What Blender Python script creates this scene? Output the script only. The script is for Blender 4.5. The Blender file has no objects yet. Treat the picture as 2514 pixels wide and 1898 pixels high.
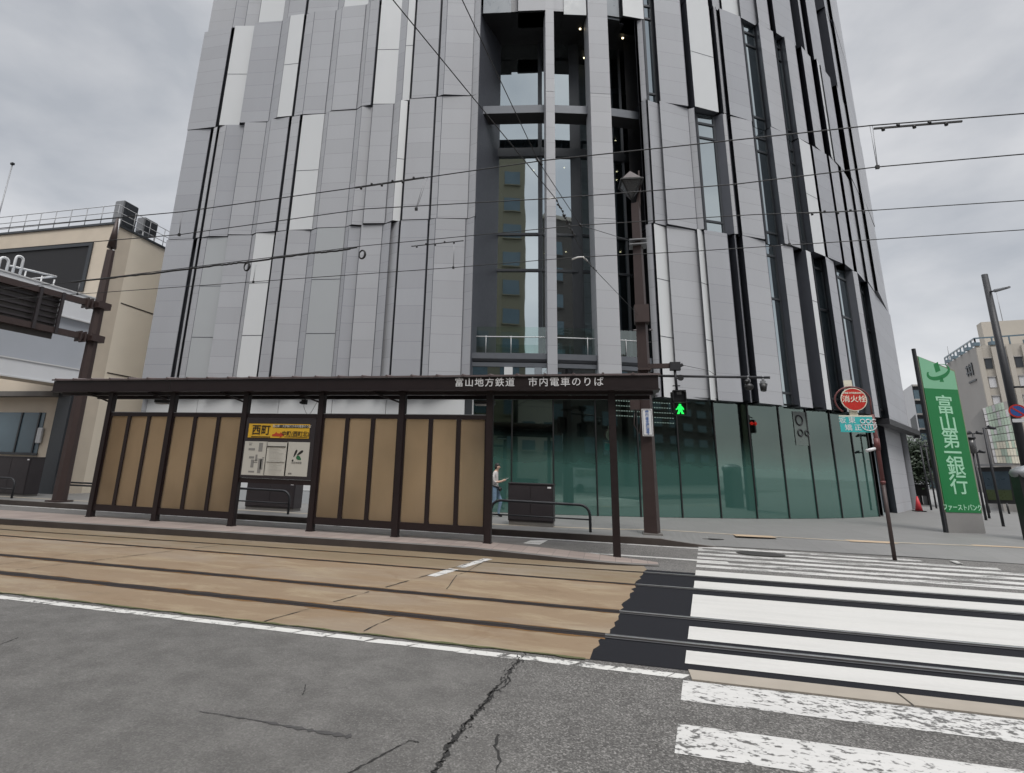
import bpy, bmesh, math, random
from mathutils import Vector, Matrix
random.seed(7)
SC = bpy.context.scene
COL = SC.collection
R_ = math.radians
# ------------------------------------------------------------------ camera
# world frame: X along the street (to the right), Y away across the street, Z up
W, HT = 2514., 1898.
CX, CY, F = 1145.5, 790., 1360.
EYE = Vector((0, 0, 1.7))
HEAD, PIT, ROLL = R_(-14.7), math.atan(356 / 1360.), math.atan(.0317)
FW = Vector((math.sin(HEAD) * math.cos(PIT), math.cos(HEAD) * math.cos(PIT), math.sin(PIT)))
r0 = Vector((math.cos(HEAD), -math.sin(HEAD), 0))
u0 = r0.cross(FW)
RT = r0 * math.cos(ROLL) + u0 * math.sin(ROLL)
UP = u0 * math.cos(ROLL) - r0 * math.sin(ROLL)
cam = bpy.data.cameras.new("camera")
camo = bpy.data.objects.new("camera", cam)
COL.objects.link(camo)
M = Matrix((RT, UP, -FW)).transposed().to_4x4()
M.translation = EYE
camo.matrix_world = M
cam.sensor_fit = 'HORIZONTAL'
cam.sensor_width = 36
cam.lens = F / W * 36
cam.shift_x = (W / 2 - CX) / W
cam.shift_y = -(HT / 2 - CY) / W
cam.clip_start = .1
cam.clip_end = 3000
SC.camera = camo

# ------------------------------------------------------------------ sky, sun, exposure
SUN_EL, SUN_AZ = R_(55), R_(150)      # azimuth clockwise from +Y: behind the viewer
wd = bpy.data.worlds.new("World")
SC.world = wd
wd.use_nodes = True
nt = wd.node_tree
nt.nodes.clear()
wo = nt.nodes.new('ShaderNodeOutputWorld')
bg = nt.nodes.new('ShaderNodeBackground')
bg.inputs['Strength'].default_value = .1
sky = nt.nodes.new('ShaderNodeTexSky')
sky.sky_type = 'NISHITA'
sky.sun_disc = False
sky.sun_elevation = SUN_EL
sky.sun_rotation = SUN_AZ
tc = nt.nodes.new('ShaderNodeTexCoord')
mp = nt.nodes.new('ShaderNodeMapping')
mp.inputs['Scale'].default_value = (1.0, 1.0, 2.1)
nt.links.new(tc.outputs['Generated'], mp.inputs['Vector'])
n1 = nt.nodes.new('ShaderNodeTexNoise')
n1.inputs['Scale'].default_value = 2.1
n1.inputs['Detail'].default_value = 7
n1.inputs['Roughness'].default_value = .5
n1.inputs['Distortion'].default_value = .25
nt.links.new(mp.outputs['Vector'], n1.inputs['Vector'])
cr = nt.nodes.new('ShaderNodeValToRGB')
cr.color_ramp.elements[0].position = .36
cr.color_ramp.elements[0].color = (3.05, 3.25, 3.6, 1)
cr.color_ramp.elements[1].position = .62
cr.color_ramp.elements[1].color = (5.45, 5.55, 5.8, 1)
nt.links.new(n1.outputs['Fac'], cr.inputs['Fac'])
# overcast: brighter towards the zenith
sx = nt.nodes.new('ShaderNodeSeparateXYZ')
nt.links.new(tc.outputs['Generated'], sx.inputs[0])
mr = nt.nodes.new('ShaderNodeMapRange')
mr.inputs['From Min'].default_value = .74
mr.inputs['From Max'].default_value = 1.
mr.inputs['To Min'].default_value = 1.
mr.inputs['To Max'].default_value = 7.0
nt.links.new(sx.outputs['Z'], mr.inputs['Value'])
vm = nt.nodes.new('ShaderNodeVectorMath')
vm.operation = 'SCALE'
nt.links.new(cr.outputs['Color'], vm.inputs[0])
nt.links.new(mr.outputs['Result'], vm.inputs['Scale'])
wz = nt.nodes.new('ShaderNodeVectorMath')
wz.operation = 'MULTIPLY'
wz.inputs[1].default_value = (1.0, .975, .935)
nt.links.new(vm.outputs['Vector'], wz.inputs[0])
mx = nt.nodes.new('ShaderNodeMix')
mx.data_type = 'RGBA'
mx.inputs['Factor'].default_value = .9
nt.links.new(sky.outputs['Color'], mx.inputs['A'])
nt.links.new(wz.outputs['Vector'], mx.inputs['B'])
nt.links.new(mx.outputs['Result'], bg.inputs['Color'])
nt.links.new(bg.outputs['Background'], wo.inputs['Surface'])
sl = bpy.data.lights.new("sun", 'SUN')
sl.energy = 1.4
sl.angle = R_(25)
sl.color = (1, .965, .92)
so = bpy.data.objects.new("sun", sl)
COL.objects.link(so)
sd = Vector((math.sin(SUN_AZ) * math.cos(SUN_EL), math.cos(SUN_AZ) * math.cos(SUN_EL), math.sin(SUN_EL)))
so.rotation_euler = (-sd).to_track_quat('-Z', 'Y').to_euler()
SC.view_settings.view_transform = 'Standard'
SC.view_settings.look = 'None'
SC.view_settings.gamma = 1
SC.view_settings.exposure = 0.6
SC.render.resolution_x, SC.render.resolution_y = 1024, 773


# ------------------------------------------------------------------ surveying: where a sight line meets a known plane
def ray(u, v):
    return (FW * F + RT * (u - CX) - UP * (v - CY)).normalized()
def Z(u, v, z):
    d = ray(u, v)
    return EYE + d * ((z - EYE.z) / d.z)
def Y(u, v, y):
    d = ray(u, v)
    return EYE + d * (y / d.y)
def X(u, v, x):
    d = ray(u, v)
    return EYE + d * (x / d.x)
def D(u, v, dist):
    d = ray(u, v)
    return EYE + d * (dist / math.hypot(d.x, d.y))


# ------------------------------------------------------------------ materials
def new_mat(name):
    m = bpy.data.materials.new(name)
    m.use_nodes = True
    t = m.node_tree
    b = t.nodes['Principled BSDF']
    return m, t, b
def nd(t, typ, **kw):
    n = t.nodes.new(typ)
    for k, v in kw.items():
        k2 = k.replace('_', ' ')
        if k in ('operation', 'data_type', 'blend_type', 'attribute_name', 'feature', 'noise_dimensions', 'distance', 'attribute_type'):
            setattr(n, k, v)
        else:
            n.inputs[k2].default_value = v
    return n
def lk(t, a, b):
    t.links.new(a, b)
def c4(c):
    return (*c, 1) if len(c) == 3 else c
def coords(t, scale=(1, 1, 1)):
    tc = t.nodes.new('ShaderNodeTexCoord')
    mp = t.nodes.new('ShaderNodeMapping')
    mp.inputs['Scale'].default_value = scale
    lk(t, tc.outputs['Object'], mp.inputs['Vector'])
    return mp.outputs['Vector']
def noise(t, vec, scale, detail=4, rough=.55, dist=0):
    n = nd(t, 'ShaderNodeTexNoise', Scale=scale, Detail=detail, Roughness=rough, Distortion=dist)
    lk(t, vec, n.inputs['Vector'])
    return n.outputs['Fac']
def ramp(t, fac, p0, c0, p1, c1):
    r = t.nodes.new('ShaderNodeValToRGB')
    e = r.color_ramp.elements
    e[0].position, e[1].position = p0, p1
    e[0].color, e[1].color = c4(c0), c4(c1)
    lk(t, fac, r.inputs['Fac'])
    return r.outputs['Color']
def mixc(t, fac, a, b, mode='MIX'):
    m = t.nodes.new('ShaderNodeMix')
    m.data_type = 'RGBA'
    m.blend_type = mode
    for key, val in (('Factor', fac), ('A', a), ('B', b)):
        if isinstance(val, (int, float)):
            m.inputs[key].default_value = val
        elif isinstance(val, tuple):
            m.inputs[key].default_value = c4(val)
        else:
            lk(t, val, m.inputs[key])
    return m.outputs['Result']
def math_(t, op, a, b=None):
    m = t.nodes.new('ShaderNodeMath')
    m.operation = op
    for i, val in enumerate((a, b)):
        if val is None:
            continue
        if isinstance(val, (int, float)):
            m.inputs[i].default_value = val
        else:
            lk(t, val, m.inputs[i])
    return m.outputs[0]
def bump(t, b, h, strength=.3, dist=.01):
    n = nd(t, 'ShaderNodeBump', Strength=strength, Distance=dist)
    lk(t, h, n.inputs['Height'])
    lk(t, n.outputs['Normal'], b.inputs['Normal'])

def simple(name, col, rough=.6, metal=0, var=.12, scale=3., bmp=.0, spec=.5):
    """painted / plain surface with a little unevenness in tone and gloss"""
    m, t, b = new_mat(name)
    v = coords(t)
    f = noise(t, v, scale, 6)
    c = mixc(t, f, tuple(x * (1 - var) for x in col), tuple(min(1, x * (1 + var)) for x in col))
    lk(t, c, b.inputs['Base Color'])
    r = math_(t, 'MULTIPLY_ADD', noise(t, v, scale * 4, 3), .25)
    r.node.inputs[2].default_value = max(0, rough - .12)
    lk(t, r, b.inputs['Roughness'])
    b.inputs['Metallic'].default_value = metal
    b.inputs['Specular IOR Level'].default_value = spec
    if bmp:
        bump(t, b, noise(t, v, scale * 30, 4), bmp, .004)
    return m
def emit(name, col, strength):
    m, t, b = new_mat(name)
    b.inputs['Base Color'].default_value = c4(tuple(x * .5 for x in col))
    b.inputs['Emission Color'].default_value = c4(col)
    b.inputs['Emission Strength'].default_value = strength
    return m

def granite():
    m, t, b = new_mat('granite')
    v = coords(t)
    at = nd(t, 'ShaderNodeAttribute', attribute_name='tint')
    sp = t.nodes.new('ShaderNodeSeparateXYZ')
    lk(t, v, sp.inputs[0])
    zz = math_(t, 'DIVIDE', sp.outputs['Z'], .725)
    zz = math_(t, 'ADD', zz, math_(t, 'MULTIPLY', at.outputs['Fac'], 1.7))
    fr = math_(t, 'FRACT', zz)
    fl = math_(t, 'FLOOR', zz)
    wn = nd(t, 'ShaderNodeTexWhiteNoise', noise_dimensions='2D')
    cb = t.nodes.new('ShaderNodeCombineXYZ')
    lk(t, fl, cb.inputs[0])
    lk(t, at.outputs['Fac'], cb.inputs[1])
    lk(t, cb.outputs[0], wn.inputs['Vector'])
    speck = noise(t, v, 260, 2, .7)
    big = noise(t, coords(t, (1, 1, .25)), .55, 5)
    base = mixc(t, speck, (.298, .308, .328), (.508, .519, .543))
    base = mixc(t, math_(t, 'MULTIPLY', wn.outputs['Value'], .17), base, (.20, .203, .22))
    base = mixc(t, ramp(t, big, .42, (0, 0, 0), .75, (.22, .22, .22)), base, (.27, .268, .275))
    tint = mixc(t, at.outputs['Fac'], (.85, .855, .875), (1.04, 1.035, 1.03))
    base = mixc(t, 1.0, base, tint, 'MULTIPLY')
    j = math_(t, 'LESS_THAN', fr, .014)
    base = mixc(t, math_(t, 'MULTIPLY', j, .62), base, (.09, .09, .1))
    lk(t, base, b.inputs['Base Color'])
    b.inputs['Roughness'].default_value = .55
    b.inputs['Specular IOR Level'].default_value = .35
    bump(t, b, math_(t, 'SUBTRACT', math_(t, 'MULTIPLY', speck, .12), j), .35, .006)
    return m
def glass(name, tint=(.012, .017, .02), alpha=0., ior=1.75, wave=.02, base=.42):
    """reflective building glass over a dark room; panes are never quite flat"""
    m, t, b = new_mat(name)
    v = coords(t, (1, 1, .35))
    gl = nd(t, 'ShaderNodeBsdfGlossy', Color=(.84, .93, .95, 1), Roughness=.015)
    df = nd(t, 'ShaderNodeBsdfDiffuse', Color=c4(tint))
    tr = nd(t, 'ShaderNodeBsdfTransparent', Color=(.42, .5, .5, 1))
    ms = t.nodes.new('ShaderNodeMixShader')
    ms.inputs[0].default_value = alpha
    lk(t, df.outputs[0], ms.inputs[1])
    lk(t, tr.outputs[0], ms.inputs[2])
    fr = nd(t, 'ShaderNodeFresnel', IOR=ior)
    bp = nd(t, 'ShaderNodeBump', Strength=wave, Distance=.05)
    lk(t, noise(t, v, .8, 2), bp.inputs['Height'])
    lk(t, bp.outputs[0], gl.inputs['Normal'])
    fac = math_(t, 'MULTIPLY_ADD', fr.outputs[0], 1.)
    fac.node.inputs[2].default_value = base
    mo = t.nodes.new('ShaderNodeMixShader')
    lk(t, fac, mo.inputs[0])
    lk(t, ms.outputs[0], mo.inputs[1])
    lk(t, gl.outputs[0], mo.inputs[2])
    lk(t, mo.outputs[0], t.nodes['Material Output'].inputs['Surface'])
    t.nodes.remove(b)
    return m
def green_glass():
    """shopfront glass with a green film printed solid below and fading out towards the top"""
    m, t, b = new_mat('green_film_glass')
    v = coords(t)
    sp = t.nodes.new('ShaderNodeSeparateXYZ')
    lk(t, v, sp.inputs[0])
    n_ = noise(t, coords(t, (1.1, 1.1, .5)), 1.1, 3)
    zf = math_(t, 'ADD', sp.outputs['Z'], math_(t, 'MULTIPLY_ADD', n_, .5))
    film = ramp(t, math_(t, 'DIVIDE', zf, 4.6), .58, (1, 1, 1), .86, (0, 0, 0))
    col = mixc(t, film, (.010, .012, .013), (.040, .100, .086))
    gl = nd(t, 'ShaderNodeBsdfGlossy', Color=(.66, .82, .76, 1), Roughness=.02)
    d0 = t.nodes.new('ShaderNodeBsdfDiffuse')
    lk(t, col, d0.inputs['Color'])
    tr = nd(t, 'ShaderNodeBsdfTransparent', Color=(.5, .56, .54, 1))
    df = t.nodes.new('ShaderNodeMixShader')
    lk(t, film, df.inputs[0])
    lk(t, tr.outputs[0], df.inputs[1])
    lk(t, d0.outputs[0], df.inputs[2])
    fr = nd(t, 'ShaderNodeFresnel', IOR=1.6)
    bp = nd(t, 'ShaderNodeBump', Strength=.015, Distance=.05)
    lk(t, noise(t, v, .6, 2), bp.inputs['Height'])
    lk(t, bp.outputs[0], gl.inputs['Normal'])
    fac = math_(t, 'MULTIPLY_ADD', fr.outputs[0], 1.)
    fac.node.inputs[2].default_value = .13
    mo = t.nodes.new('ShaderNodeMixShader')
    lk(t, fac, mo.inputs[0])
    lk(t, df.outputs[0], mo.inputs[1])
    lk(t, gl.outputs[0], mo.inputs[2])
    lk(t, mo.outputs[0], t.nodes['Material Output'].inputs['Surface'])
    t.nodes.remove(b)
    return m
def asphalt(name, dark, light, speck=.5, scale=1.):
    m, t, b = new_mat(name)
    v = coords(t)
    fine = nd(t, 'ShaderNodeTexVoronoi', Scale=95 * scale)
    lk(t, v, fine.inputs['Vector'])
    f2 = noise(t, v, 55 * scale, 5, .7)
    big = noise(t, v, .45, 6, .6)
    c = mixc(t, big, dark, light)
    c = mixc(t, ramp(t, f2, .35, (0, 0, 0), .7, (speck, speck, speck)), c, tuple(x * 1.75 for x in light))
    wv = nd(t, 'ShaderNodeSeparateColor')
    lk(t, fine.outputs['Color'], wv.inputs[0])
    st = ramp(t, wv.outputs[0], .62, (0, 0, 0), .9, (speck, speck, speck))
    # worn wheel path at the right: coarse pale aggregate shows
    sp = t.nodes.new('ShaderNodeSeparateXYZ')
    lk(t, v, sp.inputs[0])
    wear = math_(t, 'ADD', math_(t, 'MULTIPLY_ADD', sp.outputs['X'], .35), noise(t, v, .9, 3))
    wear.node.inputs[0].node.inputs[2].default_value = .25
    w = ramp(t, wear, .45, (.25, .25, .25), 1.1, (1, 1, 1))
    c = mixc(t, w, c, mixc(t, .5, c, tuple(x * .62 for x in dark)))
    c = mixc(t, math_(t, 'MULTIPLY', st, w), c, tuple(min(.5, x * 2.6) for x in light))
    stain = noise(t, coords(t, (.25, 1.6, 1)), 1.4, 5, .6)
    c = mixc(t, ramp(t, stain, .5, (0, 0, 0), .8, (.35, .35, .35)), c, tuple(x * .65 for x in dark))
    patchy = noise(t, v, 2.6, 7, .68)
    c = mixc(t, ramp(t, patchy, .4, (.55, .55, .55), .62, (0, 0, 0)), c, tuple(x * .72 for x in dark))
    grit = nd(t, 'ShaderNodeTexVoronoi', Scale=85)
    lk(t, v, grit.inputs['Vector'])
    gs_ = nd(t, 'ShaderNodeSeparateColor')
    lk(t, grit.outputs['Color'], gs_.inputs[0])
    c = mixc(t, math_(t, 'MULTIPLY', ramp(t, gs_.outputs[1], .66, (0, 0, 0), .95, (.6, .6, .6)), w), c, tuple(min(.5, x * 2.2) for x in light))
    c = mixc(t, math_(t, 'MULTIPLY', ramp(t, gs_.outputs[2], .6, (0, 0, 0), .95, (.6, .6, .6)), w), c, tuple(x * .35 for x in dark))
    lk(t, c, b.inputs['Base Color'])
    b.inputs['Roughness'].default_value = .85
    b.inputs['Specular IOR Level'].default_value = .3
    bump(t, b, math_(t, 'ADD', fine.outputs['Distance'], f2), .55, .006)
    return m
def paint(name, wear=.5, col=(.72, .73, .72), under=(.11, .107, .102), streak=(1, 1, 1), sc=6.):
    m, t, b = new_mat(name)
    v = coords(t, streak)
    a = noise(t, v, sc, 8, .68, .3)
    big = noise(t, coords(t, (.5, 1, 1)), .8, 4)
    vo = nd(t, 'ShaderNodeTexVoronoi', Scale=38)
    lk(t, coords(t), vo.inputs['Vector'])
    a = math_(t, 'ADD', math_(t, 'MULTIPLY', a, .8), math_(t, 'MULTIPLY', big, .35))
    a = math_(t, 'ADD', a, math_(t, 'MULTIPLY', vo.outputs['Distance'], .12))
    k = ramp(t, a, 1.0 - wear * .62, (0, 0, 0), 1.0 - wear * .62 + .05, (1, 1, 1))
    c = mixc(t, noise(t, v, 20, 4), tuple(x * .88 for x in col), col)
    c = mixc(t, ramp(t, noise(t, coords(t, (.3, 2.4, 1)), 1.6, 7, .7), .45, (0, 0, 0), .75, (.6, .6, .6)), c, tuple(x * .74 for x in col))
    c = mixc(t, k, c, under)
    lk(t, c, b.inputs['Base Color'])
    b.inputs['Roughness'].default_value = .6
    bump(t, b, math_(t, 'ADD', math_(t, 'MULTIPLY', k, -1.), math_(t, 'MULTIPLY', noise(t, v, 60, 3), .3)), .3, .004)
    return m
def track_concrete():
    m, t, b = new_mat('rusty_track_concrete')
    v = coords(t)
    sp = t.nodes.new('ShaderNodeSeparateXYZ')
    lk(t, v, sp.inputs[0])
    n_ = noise(t, coords(t, (.6, 1.2, 1)), .9, 7, .62, .4)
    streaks = noise(t, coords(t, (.5, 1.5, 1)), 1.5, 10, .74, .5)
    # rust from the brake dust is heaviest along the stop and thins out towards the crossing
    g = math_(t, 'ADD', math_(t, 'MULTIPLY', sp.outputs['X'], -.11), math_(t, 'MULTIPLY_ADD', n_, 1.6))
    g.node.inputs[1].node.inputs[2].default_value = -.95
    rust = ramp(t, g, .02, (0, 0, 0), .85, (1, 1, 1))
    c = mixc(t, rust, (.475, .42, .295), (.21, .148, .092))
    c = mixc(t, ramp(t, streaks, .48, (0, 0, 0), .74, (.38, .38, .38)), c, (.50, .44, .29))
    c = mixc(t, ramp(t, streaks, .30, (.7, .7, .7), .41, (0, 0, 0)), c, (.14, .10, .06))
    far = ramp(t, math_(t, 'MULTIPLY', sp.outputs['Y'], .1), .98, (0, 0, 0), 1.13, (.7, .7, .7))
    c = mixc(t, far, c, (.15, .115, .068))
    c = mixc(t, math_(t, 'MULTIPLY', noise(t, v, 34, 5, .75), .22), c, (.13, .095, .052))
    grey = noise(t, coords(t, (.35, .9, 1)), .75, 6, .6, .4)
    c = mixc(t, ramp(t, grey, .5, (0, 0, 0), .68, (.55, .55, .55)), c, (.24, .205, .165))
    spill = noise(t, coords(t, (.9, 1.3, 1)), 1.15, 8, .7, .8)
    c = mixc(t, ramp(t, spill, .56, (0, 0, 0), .72, (.7, .7, .7)), c, (.15, .092, .05))
    lk(t, c, b.inputs['Base Color'])
    b.inputs['Roughness'].default_value = .8
    bump(t, b, noise(t, v, 40, 6, .7), .35, .006)
    return m
def tiles(name, col, grout, sx_, sy_, axis='xy', gap=.03, var=.12, rough=.6, vgap=None):
    m, t, b = new_mat(name)
    v = coords(t)
    sp = t.nodes.new('ShaderNodeSeparateXYZ')
    lk(t, v, sp.inputs[0])
    o = {'x': 'X', 'y': 'Y', 'z': 'Z'}
    a = math_(t, 'DIVIDE', sp.outputs[o[axis[0]]], sx_)
    d = math_(t, 'DIVIDE', sp.outputs[o[axis[1]]], sy_)
    ja = math_(t, 'LESS_THAN', math_(t, 'FRACT', a), gap)
    jd = math_(t, 'LESS_THAN', math_(t, 'FRACT', d), vgap or gap)
    j = math_(t, 'MAXIMUM', ja, jd)
    cb = t.nodes.new('ShaderNodeCombineXYZ')
    lk(t, math_(t, 'FLOOR', a), cb.inputs[0])
    lk(t, math_(t, 'FLOOR', d), cb.inputs[1])
    wn = nd(t, 'ShaderNodeTexWhiteNoise', noise_dimensions='2D')
    lk(t, cb.outputs[0], wn.inputs['Vector'])
    c = mixc(t, wn.outputs['Value'], tuple(x * (1 - var) for x in col), tuple(x * (1 + var) for x in col))
    c = mixc(t, math_(t, 'MULTIPLY', noise(t, v, 2.2, 6), .3), c, tuple(x * .7 for x in col))
    c = mixc(t, j, c, grout)
    lk(t, c, b.inputs['Base Color'])
    b.inputs['Roughness'].default_value = rough
    bump(t, b, math_(t, 'MULTIPLY_ADD', j, -1.), .3, .005)
    return m
def amber():
    """rough-cast translucent acrylic: soft light and dark from behind is partly put into its colour"""
    m, t, b = new_mat('amber_frosted_panel')
    v = coords(t)
    f = noise(t, v, 60, 4, .75)
    dirt_shade = noise(t, coords(t, (1, 1, .4)), 1.3, 6)  # dirt, deepened to imitate the dark shapes seen through the pane
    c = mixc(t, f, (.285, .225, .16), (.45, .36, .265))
    c = mixc(t, ramp(t, dirt_shade, .42, (0, 0, 0), .72, (.55, .55, .55)), c, (.25, .18, .115))
    tone = noise(t, coords(t, (.55, 1, .42)), 1., 4, .5)  # broad light and dark from behind the pane, painted into its colour
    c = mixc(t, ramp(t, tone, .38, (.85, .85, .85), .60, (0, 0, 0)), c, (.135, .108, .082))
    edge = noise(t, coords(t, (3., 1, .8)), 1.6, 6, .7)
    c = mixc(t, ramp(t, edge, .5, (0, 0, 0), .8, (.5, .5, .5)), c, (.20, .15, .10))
    df = t.nodes.new('ShaderNodeBsdfDiffuse')
    lk(t, c, df.inputs['Color'])
    rf = nd(t, 'ShaderNodeBsdfRefraction', IOR=1.3, Roughness=.42)
    lk(t, mixc(t, .75, c, (1., .84, .63)), rf.inputs['Color'])
    gl = nd(t, 'ShaderNodeBsdfGlossy', Color=(1, 1, 1, 1), Roughness=.3)
    a = t.nodes.new('ShaderNodeMixShader')
    a.inputs[0].default_value = .62
    lk(t, df.outputs[0], a.inputs[1])
    lk(t, rf.outputs[0], a.inputs[2])
    a2 = t.nodes.new('ShaderNodeMixShader')
    a2.inputs[0].default_value = .03
    lk(t, a.outputs[0], a2.inputs[1])
    lk(t, gl.outputs[0], a2.inputs[2])
    tp = nd(t, 'ShaderNodeBsdfTransparent', Color=(.8, .64, .46, 1))
    a3 = t.nodes.new('ShaderNodeMixShader')
    a3.inputs[0].default_value = .16
    lk(t, a2.outputs[0], a3.inputs[1])
    lk(t, tp.outputs[0], a3.inputs[2])
    lk(t, a3.outputs[0], t.nodes['Material Output'].inputs['Surface'])
    t.nodes.remove(b)
    return m

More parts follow.
